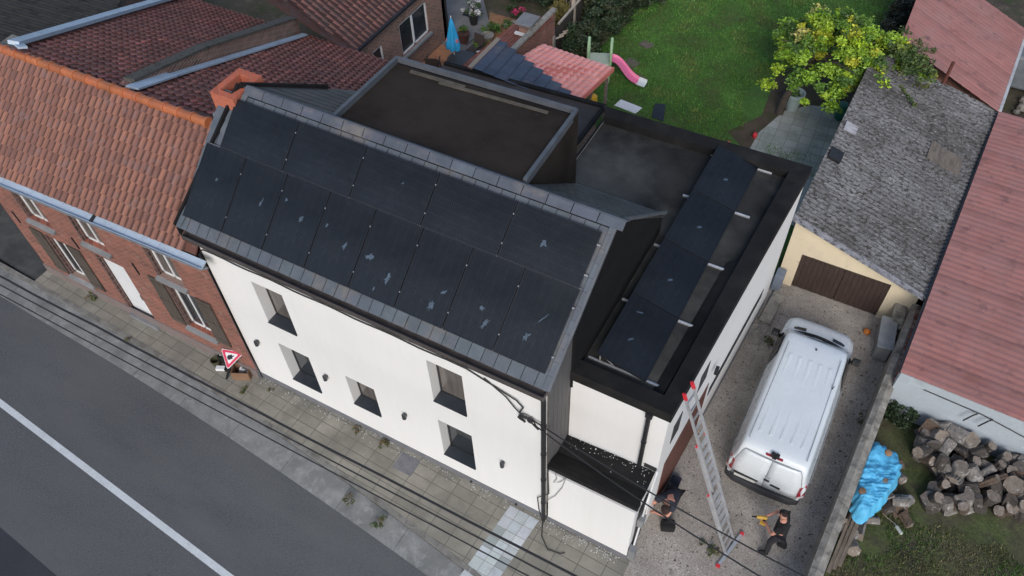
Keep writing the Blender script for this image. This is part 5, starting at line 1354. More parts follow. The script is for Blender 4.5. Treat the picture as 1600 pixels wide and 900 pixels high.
pal = np.array([(.33, .47, .03), (.46, .48, .04), (.22, .38, .03), (.12, .23, .03), (.07, .14, .025), (.28, .44, .04), (.58, .52, .16)])
wts = np.array([.20, .12, .22, .18, .12, .14, .02])
hz = (cs[:, 2]-2.2)/1.4
pc = pal[g_.choice(len(pal), len(cs), p=wts)]
cols = pc[idx]*g_.uniform(.65, 1.3, size=(len(pts), 1))
leaf_cloud('crown', pts, .062, cols, leaf_mat, tr, flat=.35, seed=8)
# green climber spilling over the garage roof
cl = thing('climbing_shrub', 'dark green climber spilling over the top of the mossy garage roof', 'climber', (12.9, 18.2, 2.2))
cs = []; rad_ = []
for k in range(70):
    t_ = g_.random(); x = 12.2+t_*1.5; y = 18.3+g_.normal()*.5-.25*t_; z = 3.05-.28*t_+g_.random()*.45
    if t_ > .75: y -= .5*g_.random()
    cs.append((x, y, z)); rad_.append(g_.uniform(.12, .28))
for k in range(14): cs.append((12.8+k*.06, 17.6-.07*k, 2.55)); rad_.append(.10)
cs = np.array(cs); pts, idx = clumps(cs, rad_, 700, 9, squash=.6, shell=.3)
pal2 = np.array([(.075, .12, .03), (.05, .09, .022), (.10, .15, .035), (.11, .125, .04), (.22, .28, .03)])
cols = pal2[g_.choice(5, len(cs), p=[.3, .3, .2, .15, .05])][idx]*g_.uniform(.65, 1.3, size=(len(pts), 1))
leaf_cloud('foliage', pts, .055, cols, leaf_mat, cl, flat=.6, seed=10)
MB().tube([(12.2, 19.0, 0), (12.3, 18.8, 1.6), (12.6, 18.5, 2.8), (13.3, 18.1, 2.7)], [.05, .045, .03, .015], 6).build('stem', bark, cl)
# hedges and garden shrubs
dk = [(.022, .042, .014), (.03, .055, .018), (.04, .06, .025), (.018, .032, .012), (.055, .065, .03)]
hedge_sp = [(1.55, 17.6, .7, .8, 1.5, 'dark evergreen shrub beside the green play platform'), (1.75, 19.0, .75, .9, 1.9, 'dark evergreen hedge bush behind the green play platform'), (2.0, 20.6, .8, 1.0, 2.0, 'dark hedge bush at the top edge left of the lawn'), (2.3, 22.4, .9, 1.2, 2.1, 'farthest dark hedge bush left of the lawn'), (1.0, 20.2, .7, .9, 1.7, 'dark bush between the timber fence and the lawn hedge')]
for i, (x, y, rx, ry, h, lb) in enumerate(hedge_sp):
    shrub('hedge_bush', lb, 'hedge', (x, y, -.05), rx, ry, h, 60, .26, .055, dk, 20+i, per=1500, group='hedge bushes left of the lawn')
for i, (x, y, rx, ry, h, lb) in enumerate(((-2.9, 20.4, 1.0, .8, 1.6, 'dark green bush at the top of the neighbour garden, left'), (-1.5, 20.6, 1.0, .9, 1.7, 'dark green bush at the top of the neighbour garden, middle'), (-.7, 21.8, .9, .9, 1.9, 'dark green bush behind the pampas grass'), (-3.9, 22.2, 1.3, .9, 1.6, 'dark green bush at the top edge above the white flowers'), (-2.2, 23.2, 1.2, .9, 2.0, 'dark green bush at the very top edge behind the neighbour garden'))):
    shrub('garden_bush', lb, 'bush', (x, y, -.05), rx, ry, h, 60, .27, .06, [(.02, .045, .018), (.028, .06, .02), (.04, .07, .03)], 40+i, per=1300, group='bushes at the top of the neighbour garden')
for i, (x, y, h) in enumerate(((12.05, 22.6, 1.5), (12.2, 24.6, 1.6), (12.35, 26.8, 1.6), (12.5, 29.2, 1.6))):
    shrub('hedge_bush', ['dark clipped hedge bush nearest the red roof corner', 'dark clipped hedge bush along the right side of the lawn, second from the roof corner', 'dark clipped hedge bush along the right side of the lawn, third from the roof corner', 'farthest dark clipped hedge bush right of the lawn'][i], 'hedge', (x-.15, y, -.05), .5, 1.2, h, 60, .24, .05, [(.025, .03, .018), (.035, .04, .022), (.02, .025, .015)], 60+i, per=1400, group='hedge right of the lawn')
shrub('ivy_patch', 'dark ivy growing between the boundary wall and the blue painted wall', 'ivy', (15.95, 6.75, -.05), .45, .35, .7, 40, .16, .045, [(.03, .055, .02), (.022, .04, .016)], 71, per=1500)
flw = [('flowering_shrub', 'bushy potted shrub covered in white flowers', (-3.55, 17.9), .45, .9, [(.05, .09, .03), (.06, .10, .04), (.5, .5, .5), (.6, .6, .6)]),
       ('leafy_plant', 'green leafy plant in the bark bed beside the white flowers', (-2.5, 17.4), .42, .55, [(.06, .14, .02), (.10, .18, .03), (.05, .10, .02)]),
       ('leafy_plant', 'bright green rounded shrub in the bark bed by the blue parasol', (-2.3, 16.1), .28, .5, [(.10, .20, .025), (.13, .24, .03)]),
       ('leafy_plant', 'green spreading plant at the top of the bark bed', (-1.9, 18.0), .35, .45, [(.06, .12, .02), (.09, .16, .03), (.3, .3, .25)]),
       ('rose_bush', 'small bush with pink blossoms beside the bark bed', (-2.2, 19.0), .32, .7, [(.04, .07, .025), (.04, .06, .02), (.55, .06, .16)]),
       ('grass_tuft', 'straw coloured ornamental grass in the middle of the bark bed', (-1.9, 16.8), .4, .35, [(.26, .17, .06), (.2, .15, .06)]),
       ('grass_tuft', 'straw coloured ornamental grass beside the red tiled outhouse', (-1.35, 18.2), .4, .35, [(.24, .16, .06), (.2, .14, .05), (.1, .13, .04)])]
for i, (nm, lb, (x, y), r_, h, pal_) in enumerate(flw):
    shrub(nm, lb, 'plant', (x, y, 0 if i else .25), r_, r_, h, 24, .14, .045, pal_, 80+i, per=2200)
for i, (x, y, r_, h, m_, lb) in enumerate(((-3.55, 17.85, .20, .40, rubber, 'black plant pot under the white flowering shrub'), (-3.25, 16.55, .24, .42, mat('brown_pot', (.11, .05, .04), var=.2, rough=.7), 'brown glazed plant pot on the terrace by the parasol'), (-2.35, 16.9, .26, .38, concrete, 'pale stone planter in the bark bed'), (-2.35, 16.05, .22, .25, rubber, 'dark pot beneath the bright green shrub'))):
    p_ = MB().lathe([(r_*.7, 0), (r_, h*.9), (r_*1.08, h*.92), (r_*1.08, h), (r_*.92, h), (r_*.88, h-.06), (.01, h-.07)], (x, y, 0), 18)
    tag(p_.build('plant_pot', m_, smooth=False), lb, 'plant pot')
shrub('pot_plant', 'small green plant in the brown glazed pot', 'plant', (-3.25, 16.55, .36), .16, .16, .35, 8, .1, .05, [(.07, .13, .03), (.09, .16, .03)], 95, per=2500)
# pampas grass
pg = thing('pampas_grass', 'pampas grass with pale plumes by the timber fence', 'ornamental grass', (-.4, 19.7, 0))
pts = []; 
for k in range(900):
    a = random.uniform(0, 6.28); r_ = random.uniform(0, .5); pts.append((-.4+r_*math.cos(a), 19.7+r_*math.sin(a), .1+random.random()*(.8-r_)))
leaf_cloud('blades', np.array(pts), .16, np.array([(.17, .15, .05)]*len(pts))*g_.uniform(.6, 1.3, size=(len(pts), 1)), leaf_mat, pg, flat=2.)
for (dx, dy) in ((-.25, .1), (.12, .15), (.35, -.05)):
    MB().tube([(-.4+dx, 19.7+dy, .4), (-.4+dx*1.2, 19.7+dy, 1.1), (-.4+dx*1.3, 19.72+dy, 1.35), (-.4+dx*1.4, 19.74+dy, 1.7), (-.4+dx*1.45, 19.76+dy, 1.85)], [.01, .012, .075, .06, .01], 8).build('plume', mat('plume', (.55, .45, .36), var=.2, scale=20, rough=1, bump=.5), pg)
# slanted timber fence between gardens
fe = thing('timber_fence', 'dark timber garden fence with pale top rail beside the hedge', 'fence', (.5, 19, 0))
MB().bar((.55, 17.5, 1.35), (.62, 22.5, 1.45), .08, .06).build('top_rail', pale_wood, fe)
mb = MB()
for i in range(34): mb.box((.50, 17.0+i*.16, -.05), (.53, 17.14+i*.16, 1.25+.02*(i % 3)))
mb.build('board_panel', mat('dark_fence', (.05, .045, .04), var=.3, scale=3, rough=.9), fe)
for i in range(4): MB().bar((.62, 17.1+i*.33, .95-.05*i), (.88, 17.3+i*.33, 1.05-.05*i), .05, .05).build('batten', pale_wood, fe)
MB().box((.42, 18.9, 0), (.56, 19.04, 1.7)).build('post', pale_wood, fe)
MB().box((.55, 16.8, 0), (.70, 16.95, 1.2)).build('post', concrete, fe)

# parasol, table and chairs on the neighbour terrace
pa = thing('closed_parasol', 'closed bright blue parasol standing over the round terrace table', 'parasol', (-2.55, 14.75, 0))
pm = mat('blue_canvas', (.03, .36, .68), var=.12, scale=4, rough=.7, bump=.2)
mb = MB(); n1, n2 = 7, 20; vs = []
prof2 = [(.02, 2.3), (.07, 2.15), (.12, 1.9), (.17, 1.6), (.21, 1.35), (.25, 1.15), (.22, .98)]
for i, (r_, z) in enumerate(prof2):
    for k in range(n2):
        a = 2*math.pi*k/n2; q = r_*(1+.28*math.sin(a*5+i*.2)*min(1, i/3)); vs.append((-2.55+q*math.cos(a), 14.75+q*math.sin(a), z+(.05*math.sin(a*5) if i == n1-1 else 0)))
mb.add(vs, [(i*n2+k, i*n2+(k+1) % n2, (i+1)*n2+(k+1) % n2, (i+1)*n2+k) for i in range(n1-1) for k in range(n2)])
cv = mb.build('canopy', pm, pa, smooth=True)
for a in (0.2, 2.4): MB().obox((-2.55+.215*math.cos(-a), 14.75+.215*math.sin(-a), 1.4), (.05, .02, .07)).build('printed_patch', mat('red_print', (.6, .2, .25), var=.3, scale=25), cv)
MB().tube([(-2.55, 14.75, 0), (-2.55, 14.75, 2.38)], .02, 8).build('pole', frame_white, pa)
MB().lathe([(.22, 0), (.22, .05), (.05, .1)], (-2.55, 14.75, 0), 16).build('base', concrete_grey, pa)
tb = thing('round_table', 'round dark garden table under the closed parasol', 'table', (-2.1, 14.7, 0))
MB().lathe([(.58, .70), (.60, .72), (.58, .735)], (-2.1, 14.6, 0), 28).build('table_top', mat('dark_table', (.045, .045, .05), var=.2, rough=.4), tb)
for a in (0.5, 2.1, 3.7, 5.2): MB().bar((-2.1+.4*math.cos(a), 14.6+.4*math.sin(a), .7), (-2.1+.45*math.cos(a), 14.6+.45*math.sin(a), 0), .035, .035).build('leg', black_metal, tb)
for i, (x, y, rz, lb) in enumerate(((-3.2, 14.2, .4, 'brown garden chair left of the round table'), (-2.25, 15.75, 3.0, 'dark garden chair behind the parasol'), (-1.6, 15.3, 2.2, 'dark garden chair with pale arms right of the parasol'))):
    c_ = thing('garden_chair', lb, 'chair', (x, y, 0)); c_.rotation_euler.z = rz
    cm_ = mat('chair_weave', (.06, .045, .04), var=.3, rough=.7)
    WORLD[c_.name] = Vector((0, 0, 0))
    MB().box((-.24, -.24, .42), (.24, .24, .46)).build('seat', cm_, c_); MB().slab([(-.24, -.24, .46), (.24, -.24, .46), (.24, -.34, .92), (-.24, -.34, .92)], (0, -.03, 0)).build('backrest', cm_, c_)
    for sx in (-1, 1):
        MB().box((sx*.25-.02, -.24, .64), (sx*.25+.02, .22, .67)).build('armrest', frame_white if i == 2 else cm_, c_)
        for sy in (-1, 1): MB().bar((sx*.22, sy*.2, .42), (sx*.24, sy*.24, 0), .035, .035).build('leg', black_metal, c_)
tag(MB().box((-4.35, 18.2, -.012), (-3.75, 18.75, .0)).build('drain_cover', rubber), 'square dark drain cover on the terrace', 'drain cover')

# play platform and slide
pf = thing('play_slide', 'pale green toddler climbing platform with a pink slide on the lawn', 'play slide', (2.9, 17.0, 0))
gm = mat('pale_green_plastic', (.36, .52, .30), var=.06, rough=.5); pkm = mat('pink_plastic', (.80, .17, .33), var=.06, rough=.35)
pc_ = Vector((2.62, 16.85, 0)); Xs, Ys = Vector((.93, .36, 0)).normalized(), Vector((-.36, .93, 0)).normalized(); Zs = Vector((0, 0, 1))
MB().obox(pc_+Zs*.80, (.42, .36, .04), (Xs, Ys, Zs)).build('platform', mat('pale_deck', (.5, .56, .46), var=.08), pf, bevel=.02)
mb = MB()
for sx in (-1, 1):
    for sy in (-1, 1): mb.obox(pc_+Xs*sx*.40+Ys*sy*.34+Zs*.42, (.035, .035, .42), (Xs, Ys, Zs))
mb.obox(pc_-Ys*.35+Zs*.45, (.40, .02, .36), (Xs, Ys, Zs)); mb.build('base_frame', gm, pf, bevel=.012)
for sx in (-1, 1):
    mb = MB(); e = pc_+Xs*sx*.42
    mb.tube([e-Ys*.34+Zs*.8, e-Ys*.34+Zs*1.35, e-Ys*.24+Zs*1.62, e-Ys*.02+Zs*1.72, e+Ys*.14+Zs*1.62, e+Ys*.30+Zs*1.3, e+Ys*.34+Zs*.8], .055, 8)
    mb.tube([e-Ys*.06+Zs*.82, e-Ys*.06+Zs*1.66], .045, 6); mb.obox(e+Zs*1.0, (.03, .33, .2), (Xs, Ys, Zs)); mb.build('side_panel', gm, pf)
path = [pc_+Xs*.40+Zs*.86-Ys*.05, pc_+Xs*.62-Ys*.07+Zs*.84, pc_+Xs*.85-Ys*.12+Zs*.66, pc_+Xs*1.05-Ys*.20+Zs*.40, pc_+Xs*1.28-Ys*.30+Zs*.20, pc_+Xs*1.5-Ys*.38+Zs*.13]
def chute(pts, m_, nm):
    mb = MB(); n = len(pts); prof_ = [(-.24, .10), (-.20, .11), (-.18, .0), (0, -.02), (.18, .0), (.20, .11), (.24, .10)]
    for i, p in enumerate(pts):
        d = (pts[min(i+1, n-1)]-pts[max(i-1, 0)]); d.z = 0; d.normalize(); s = d.cross(Zs)
        for u, h in prof_: mb.v.append(p+s*u+Zs*h)
    mb.f = [(i*7+k, i*7+k+1, (i+1)*7+k+1, (i+1)*7+k) for i in range(n-1) for k in range(6)]; mb.t = [(1, 1, 1)]*len(mb.f)
    o = mb.build(nm, m_, pf, smooth=True); so = o.modifiers.new('t', 'SOLIDIFY'); so.thickness = .02; ss_ = o.modifiers.new('s', 'SUBSURF'); ss_.levels = ss_.render_levels = 2
chute(path, pkm, 'chute')
chute([path[-1]-Xs*.02, path[-1]+Xs*.12-Ys*.05-Zs*.02, path[-1]+Xs*.30-Ys*.12-Zs*.04], mat('white_plastic', (.72, .76, .74), var=.05, rough=.4), 'chute_end')
for i, (x, y, s, lb) in enumerate(((3.45, 19.62, .24, 'dark stepping stone in the lawn farther from the slide'), (3.40, 18.23, .26, 'brown stepping stone in the lawn just behind the slide'), (4.1, 17.5, .2, 'mossy half overgrown stepping stone beside the slide foot'))):
    tag(MB().obox((x, y, -.01), (s, s*.85, .03), (Vector((.95, -.3, 0)).normalized(), Vector((.3, .95, 0)).normalized(), Zs)).build('stepping_stone', mat('lawn_stone' if i < 2 else 'mossy_stone', (.14, .115, .095) if i < 2 else (.10, .11, .04), var=.3, scale=6, rough=1, bump=.5)), lb, 'stepping stone', None)
MB_w = MB().slab([(3.89, 15.51, .02), (3.98, 15.90, .05), (4.88, 15.80, .05), (4.78, 15.42, .02)], (0, 0, -.02))
tag(MB_w.build('white_board', frame_white), 'white board lying on the lawn behind the black parapet', 'board')
tag(MB().slab([(5.38, 15.5, .02), (5.20, 16.25, .05), (5.58, 16.36, .05), (5.86, 15.45, .02)], (0, 0, -.02)).build('dark_board', cell_m), 'dark board lying on the lawn behind the black parapet', 'board')
# pots by the patio
pp = thing('large_pot', 'large pale blue grey flower pot beside the tree trunk at the patio', 'plant pot', (9.62, 18.4, 0))
MB().lathe([(.20, 0), (.30, .62), (.34, .64), (.34, .72), (.29, .72), (.26, .60), (.01, .58)], (9.75, 18.25, 0), 22).build('pot', mat('pale_glaze', (.36, .44, .44), var=.1, rough=.45), pp)
shrub('pot_plant', 'low green plant growing in the large pale pot', 'plant', (9.75, 18.25, .55), .16, .16, .22, 8, .09, .05, [(.07, .15, .04), (.05, .10, .03)], 97, per=2500)
br = thing('green_barrel', 'dark green plastic barrel at the garage edge of the patio', 'barrel', (11.42, 18.6, 0))
MB().lathe([(.15, 0), (.19, .08), (.20, .4), (.19, .56), (.15, .62)], (11.42, 18.45, 0), 18).build('body', mat('green_plastic', (.012, .13, .095), var=.12, rough=.4), br, smooth=True)
MB().lathe([(.165, .0), (.165, .03), (.05, .04)], (11.42, 18.45, .62), 16).build('lid', mat('green_lid', (.03, .2, .15), var=.1, rough=.5), br)
MB_b = MB(); MB_b.lathe([(.13*math.sin(math.pi*i/8), -.13*math.cos(math.pi*i/8)) for i in range(9)], (11.0, 19.15, .13), 14)
tag(MB_b.build('ball', frame_white, smooth=True), 'white and black football on the bare earth beside the green barrel', 'ball')
tag(MB().lathe([(.07, 0), (.09, .12), (.05, .2)], (9.05, 16.1, 0), 8).build('red_toy', red_plastic), 'small red toy at the edge of the patio and lawn', 'toy')
tag(MB().lathe([(.05, 0), (.06, .10), (.02, .14)], (8.35, 15.35, 0), 8).build('clay_pot', terracotta), 'small clay pot lying on bare earth near the parapet', 'plant pot')

# ---------------------------------------------------------------- logs, tarpaulin, stack
bark_l = mat('weathered_log', (.25, .23, .21), var=.4, scale=5, rough=1, bump=.9, bscale=18, stain=[((.05, .04, .035), .38, 4, .12), ((.46, .44, .42), .30, 5, .07)])
end_l = mat('log_cut_face', (.26, .215, .175), var=.35, scale=8, rough=1, bump=.6, stain=[((.10, .085, .075), .35, 7, .1), ((.5, .48, .45), .25, 8, .06)])
bark_b = mat('brown_log', (.15, .105, .075), var=.45, scale=5, rough=1, bump=.9, bscale=18, stain=[((.04, .032, .027), .4, 4, .12), ((.35, .31, .27), .18, 7, .07)])
bark_d = mat('dark_log', (.085, .072, .062), var=.45, scale=5, rough=1, bump=.9, bscale=18, stain=[((.03, .026, .023), .4, 4, .12), ((.40, .38, .35), .2, 6, .06)])
def log(c, d, L, r_, split, seed, label, group):
    rr = random.Random(seed); c = Vector(c); d = Vector(d).normalized()
    x = d.orthogonal().normalized(); y = d.cross(x)
    root = thing('log', label, 'log', c, group)
    n = 14; mb = MB(); 
    a0 = rr.uniform(0, 6.28); span = 2*math.pi if not split else rr.uniform(2.2, 4.0)
    prof_ = []
    for k in range(n):
        a = a0+span*k/(n if not split else n-1); q = r_*(1+rr.uniform(-.13, .13)); prof_.append((q*math.cos(a), q*math.sin(a)))
    if split: prof_.append((r_*rr.uniform(-.15, .15), r_*rr.uniform(-.15, .15)))
    m_ = len(prof_); ts = (-.5, -.45, -.15, .18, .46, .5)
    for t_ in ts:
        e = .94 if abs(t_) == .5 else 1+rr.uniform(-.06, .06)
        for u, v in prof_: mb.v.append(c+d*L*t_+x*u*e+y*v*e)
    mb.f = [(i*m_+k, i*m_+(k+1) % m_, (i+1)*m_+(k+1) % m_, (i+1)*m_+k) for i in range(len(ts)-1) for k in range(m_)]; mb.t = [(1, 1, 1)]*len(mb.f)
    mb.build('bark', rr.choice((bark_l, bark_l, bark_b, bark_d)), root)
    for s, i in ((-1, 0), (1, len(ts)-1)):
        e = MB(); e.add([p+d*s*.004 for p in mb.v[i*m_:(i+1)*m_]], [tuple(range(m_))]); e.build('cut_face', end_l, root)
    return root
def in_heap(x, y):      # footprint of the big heap
    return (16.5 < x < 19.6) and (y > 4.75+max(0, x-17.7)*.55+(.9 if x < 17.1 else 0)) and y < 6.75
hl = [('grey weathered split log', 'split'), ('grey round log end', 'round')]
spots = []
rr = random.Random(11)
tries = 0
while len(spots) < 120 and tries < 9000:
    tries += 1
    x, y = rr.uniform(16.6, 19.5), rr.uniform(4.6, 6.75)
    if not in_heap(x, y): continue
    lay = 0
    near = [s for s in spots if (s[0]-x)**2+(s[1]-y)**2 < .235**2]
    if near:
        lay = max(s[2] for s in near)+1
        if lay > 2 or (lay == 2 and y < 5.7) or rr.random() > .5: continue
        if any(s[2] == lay and (s[0]-x)**2+(s[1]-y)**2 < .28**2 for s in spots): continue
    spots.append((x, y, lay))
for i, (x, y, lay) in enumerate(spots):
    r_ = rr.choice((rr.uniform(.10, .14), rr.uniform(.13, .19), rr.uniform(.16, .24))); L = rr.uniform(.26, .48); sp_ = rr.random() < .55
    z = .09+lay*.21+rr.uniform(0, .05)
    d = (rr.uniform(-1, 1), rr.uniform(-1, 1), rr.uniform(-.9, .9) if rr.random() < .6 else rr.uniform(1, 3))
    where = 'against the blue wall' if y > 6.2 else ('at the grassy front edge' if y < 5.3 else 'in the middle')
    lvl = ('on the ground', 'in the second layer', 'on top')[lay]
    log((x, y, z), d, L, r_, sp_, 300+i, 'grey %s log %s of the big heap, %s' % ('split' if sp_ else 'round', where, lvl), 'logs in the heap by the blue wall')
sl = [(15.62, 3.05, .12), (15.9, 3.2, .15), (16.0, 3.6, .15), (16.25, 4.1, .15), (16.55, 4.15, .15), (16.75, 4.05, .13), (16.6, 4.45, .14), (16.15, 4.6, .15), (16.3, 5.1, .14), (15.45, 3.15, .12), (15.35, 3.5, .14), (15.35, 3.35, .35), (16.1, 4.25, .35), (16.45, 4.3, .35), (15.75, 2.75, .1), (15.85, 5.35, .14), (16.15, 5.35, .15)]
for i, (x, y, z) in enumerate(sl):
    log((x, y, z), (rr.uniform(-1, 1), rr.uniform(-1, 1), rr.uniform(-.4, .4)), rr.uniform(.28, .42), rr.uniform(.09, .18), rr.random() < .6, 500+i, 'grey firewood log sticking out %s the blue tarpaulin' % ('to the right of' if x > 15.95 else ('below' if y < 3.3 else 'from under')), 'logs around the tarpaulin')
for i in range(3):
    tag(MB().bar((15.42+.09*i, 1.9+.12*i, .05+.03*i), (15.52+.09*i, 3.6, .35+.05*i), .09, .035).build('plank', grey_wood), 'weathered plank leaning along the garden side of the boundary wall', 'plank', 'planks by the boundary wall')
# stacked wood under the tarp (hidden mass) and the tarp itself
tp = thing('tarpaulin', 'crumpled bright blue tarpaulin draped over a wood stack by the boundary wall', 'tarpaulin', (15.7, 3.9, 0))
edge = [(15.36, 3.50), (15.44, 3.16), (15.72, 3.08), (15.86, 3.35), (16.03, 3.68), (16.10, 4.0), (16.20, 4.35), (16.24, 4.85), (16.16, 5.15), (15.96, 5.32), (15.70, 5.44), (15.40, 5.40), (15.30, 5.1), (15.27, 4.6), (15.25, 4.2), (15.22, 3.85)]
cen_t = Vector((15.74, 4.3, 0)); mb = MB(); nr_ = 44; ne = 180
from mathutils import noise as mnoise
def edge_pt(u):
    k = u*len(edge); i = int(k) % len(edge); f = k-int(k); a, b_ = edge[i], edge[(i+1) % len(edge)]
    return Vector((a[0]+(b_[0]-a[0])*f, a[1]+(b_[1]-a[1])*f, 0))
for i in range(nr_+1):
    q = (i/nr_)
    for k in range(ne):
        e_ = edge_pt(k/ne); p = cen_t.lerp(e_, q)
        top = 1.0-.08*abs(p.y-4.3)
        hgt = top if q < .72 else top-(top-.62)*((q-.72)/.28)**1.5
        wz = mnoise.noise(Vector((p.x*2.6, p.y*2.6, 1.3)))*.09+mnoise.noise(Vector((p.x*7, p.y*5, 4)))*.06+abs(mnoise.noise(Vector((p.x*13+p.y*5, p.y*11, 2))))*.03+abs(mnoise.noise(Vector((p.x*4-p.y*9, p.y*3, 7))))*.06
        fold = .05*math.sin(k/ne*2*math.pi*17+2*math.sin(k*.16))*max(0, q-.6)/.4
        mb.v.append((p.x+fold*.5, p.y+fold*.5, hgt+wz+fold*.4))
mb.f = [(i*ne+k, i*ne+(k+1) % ne, (i+1)*ne+(k+1) % ne, (i+1)*ne+k) for i in range(nr_) for k in range(ne)]; mb.t = [(1, 1, 1)]*len(mb.f)
tarp_m = mat('blue_tarp', (.11, .48, .76), var=.15, scale=4, rough=.5, spec=.35, bump=.4, bscale=9, fine=.05)
mb.build('sheet', tarp_m, tp, smooth=True)
for i, (x, y, m_, lb) in enumerate(((15.80, 5.05, mat('tan_stone', (.30, .17, .09), var=.2, rough=.9), 'tan stone holding down the upper end of the blue tarpaulin'), (15.92, 4.25, end_l, 'brownish round stone in the middle of the blue tarpaulin'), (15.48, 3.72, mat('brown_stone', (.20, .12, .075), var=.25, rough=.9), 'brown stone on the lower left of the blue tarpaulin'))):
    z = .90+mnoise.noise(Vector((x*2.6, y*2.6, 1.3)))*.09
    tag(MB().lathe([(.05, -.06), (.085, -.03), (.09, .03), (.07, .06), (.03, .07)], (x, y, z+.06), 9).build('weight_stone', m_), lb, 'stone')
bo = thing('plastic_bottle', 'clear plastic bottle lying on the grass with a string to the log pile', 'bottle', (16.6, 3.75, 0))
MB().lathe([(.012, .14), (.014, .12), (.045, .07), (.045, -.12), (.03, -.14)], (16.62, 3.73, .05), 12, axis=(-.75, .65, .05)).build('bottle_body', mat('cloudy_plastic', (.42, .46, .42), var=.1, rough=.2), bo)
MB().tube([(16.52, 3.82, .06), (16.35, 3.9, .03), (16.2, 3.95, .06)], .006, 5).build('string', pale_wood, bo)

# ---------------------------------------------------------------- grass, weeds and gravel stones
def blades(name, poly_fn, n, z, hgt, palette, label, cat, seed, box, kind='stuff'):
    g2 = np.random.default_rng(seed)
    x = g2.uniform(box[0], box[1], n*3); y = g2.uniform(box[2], box[3], n*3)
    k = np.array([poly_fn(a, b) for a, b in zip(x, y)]); x, y = x[k][:n], y[k][:n]; n = len(x)
    pch = np.array([mnoise.noise(Vector((a*.8, b*.8, seed))) for a, b in zip(x, y)])
    h = hgt*g2.uniform(.5, 1.3, n)*(1+.5*pch); an = g2.uniform(0, 6.28, n); w_ = .010*g2.uniform(.7, 1.5, n)
    lean = g2.normal(size=(n, 2))*.45
    v = np.empty((n, 3, 3))
    v[:, 0] = np.stack([x-w_*np.cos(an), y-w_*np.sin(an), np.full(n, z)], 1)
    v[:, 1] = np.stack([x+w_*np.cos(an), y+w_*np.sin(an), np.full(n, z)], 1)
    v[:, 2] = np.stack([x+h*lean[:, 0], y+h*lean[:, 1], z+h], 1)
    me = bpy.data.meshes.new(name)
    me.vertices.add(n*3); me.vertices.foreach_set('co', v.ravel()); me.loops.add(n*3); me.loops.foreach_set('vertex_index', np.arange(n*3))
    me.polygons.add(n); me.polygons.foreach_set('loop_start', np.arange(n)*3); me.polygons.foreach_set('loop_total', np.full(n, 3))
    pal_ = np.array(palette); c = pal_[np.clip(((pch+.5)*len(pal_)+g2.normal(size=n)*.8).astype(int), 0, len(pal_)-1)]*g2.uniform(.7, 1.3, (n, 1))
    a = me.attributes.new('tint', 'FLOAT_COLOR', 'FACE'); a.data.foreach_set('color', np.concatenate([c, np.ones((n, 1))], 1).ravel())
    me.update(); me.materials.append(leaf_mat)
    o = bpy.data.objects.new(name, me); col.objects.link(o)
    return tag(o, label, cat, kind=kind)
def in_lawn(x, y):
    if x > 11.6+.0*y or y < 9.2: return False
    if y < 15 and x > 9.0: return False
    if (x-10.3)**2+(y-18.2)**2 < 5.2 or (8.2 < x < 9.6 and 15 < y < 17.2 and (x-8.2)+(17.2-y)*.3 > .5): return False
    if x < 1.5+(y-17)*.15: return False
    return True
lp = [(.10, .13, .033), (.075, .18, .026), (.085, .23, .03), (.11, .27, .04), (.16, .22, .05)]
blades('lawn_grass', in_lawn, 90000, -.02, .07, lp, 'short green lawn grass behind the white house', 'grass', 3, (1.5, 12, 13, 32))
def in_wild(x, y): return x > 15.45+max(0, (1-y))*-.05 and not in_heap(x, y) and y < 6.9 and mnoise.noise(Vector((x*.9, y*.9, 5))) > -.22 and (y < 4.4+.5*mnoise.noise(Vector((x*2, y*2, 9))))
blades('rough_grass', in_wild, 46000, -.03, .075, [(.17, .15, .07), (.10, .13, .035), (.075, .15, .03), (.08, .19, .03)], 'patchy rough grass in the side garden in front of the log heap', 'grass', 4, (15.4, 24, -4, 7))
def weed(x, y, s, seed, pal_, lb):
    shrub('weed_tuft', lb, 'weed', (x, y, 0), s, s, s*.7, 8, s*.45, .028, pal_, seed, per=3500, group='weeds in paving and gravel', stem=False)
wg = [(.06, .09, .025), (.10, .11, .03), (.16, .13, .06)]
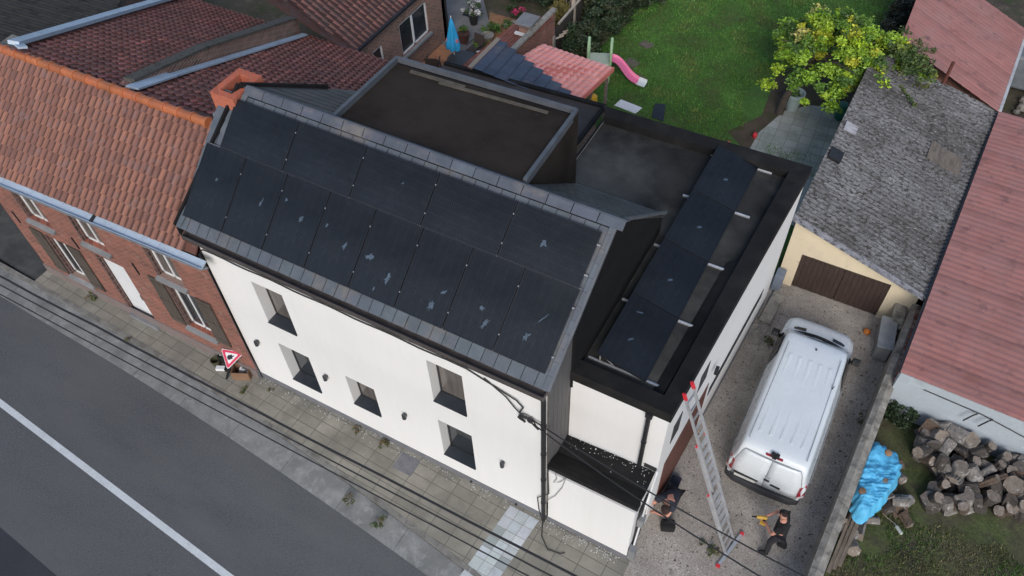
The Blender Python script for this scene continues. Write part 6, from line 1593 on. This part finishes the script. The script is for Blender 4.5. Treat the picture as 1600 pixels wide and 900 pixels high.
for i, (x, y, s, lb) in enumerate(((-.15, -.62, .12, 'green weed tuft on the paving near the cardboard box'), (4.44, -1.92, .18, 'brown and green weed tuft in the gutter joint, left of two'), (5.39, -2.03, .20, 'yellowish weed tuft in the gutter joint, right of two'), (-4.4, -.86, .12, 'small weed at the kerb in front of the brick house'), (12.88, 1.12, .16, 'green weed on the gravel beside the ladder foot'), (12.58, 1.2, .10, 'small weed on the gravel left of the ladder foot'), (-6.6, -.2, .2, 'weed row at the brick wall by the pavement edge'), (12.2, 7.7, .16, 'yellowish weed on the gravel by the concrete slab'), (15.1, 6.4, .16, 'weed along the inside of the boundary wall'), (.5, -.25, .07, 'tiny weed at the foot of the white wall'), (3.4, -.16, .12, 'dry weed patch at the foot of the white wall, left'), (4.3, -.18, .15, 'dry weed patch at the foot of the white wall beside the cover'))):
    weed(x, y, s, 200+i, wg if i not in (1, 10, 11) else [(.17, .12, .05), (.12, .10, .04), (.08, .10, .03)], lb)
peb = MB(); g3 = random.Random(4); peb_m = mat('pebbles', (.34, .32, .30), var=.3, scale=8, rough=1, tint=True)
for i in range(5200):
    x, y = g3.uniform(11.1, 15.3), g3.uniform(-2.5, 9.9)
    if x < 11.3+.04*y: continue
    s = g3.uniform(.008, .024); a = g3.uniform(0, 6.28); c_, s_ = math.cos(a)*s, math.sin(a)*s
    k = g3.choice((.35, .6, 1, 1.2, 1.5))
    peb.add([(x-c_, y-s_, -.006), (x+s_, y-c_, -.006), (x+c_, y+s_, -.006), (x-s_, y+c_, -.006), (x, y, s*.7)], [(0, 1, 4), (1, 2, 4), (2, 3, 4), (3, 0, 4)], (k, k, k*.97))
tag(peb.build('gravel_stones', peb_m, recalc=False), 'loose pebbles scattered over the gravel driveway', 'gravel', kind='stuff')
lit = MB()
for i in range(260):
    x, y = g3.uniform(11.3, 15.2), g3.uniform(-2, 9.9); s = g3.uniform(.02, .05); a = g3.uniform(0, 6.28)
    if x < 11.4+.04*y: continue
    if g3.random() < .5: x = 15.2-abs(g3.gauss(0, .35)) - (0.04*(6-y))
    c_, s_ = math.cos(a)*s, math.sin(a)*s
    lit.add([(x-c_, y-s_, .0), (x+s_*.5, y-c_*.5, .01), (x+c_, y+s_, .004), (x-s_*.5, y+c_*.5, .012)], [(0, 1, 2, 3)], g3.choice(((.3, .25, .2), (.2, .18, .12), (.45, .4, .3))))
tag(lit.build('fallen_leaves', peb_m, recalc=False), 'dark fallen leaves strewn over the gravel', 'leaves', kind='stuff')
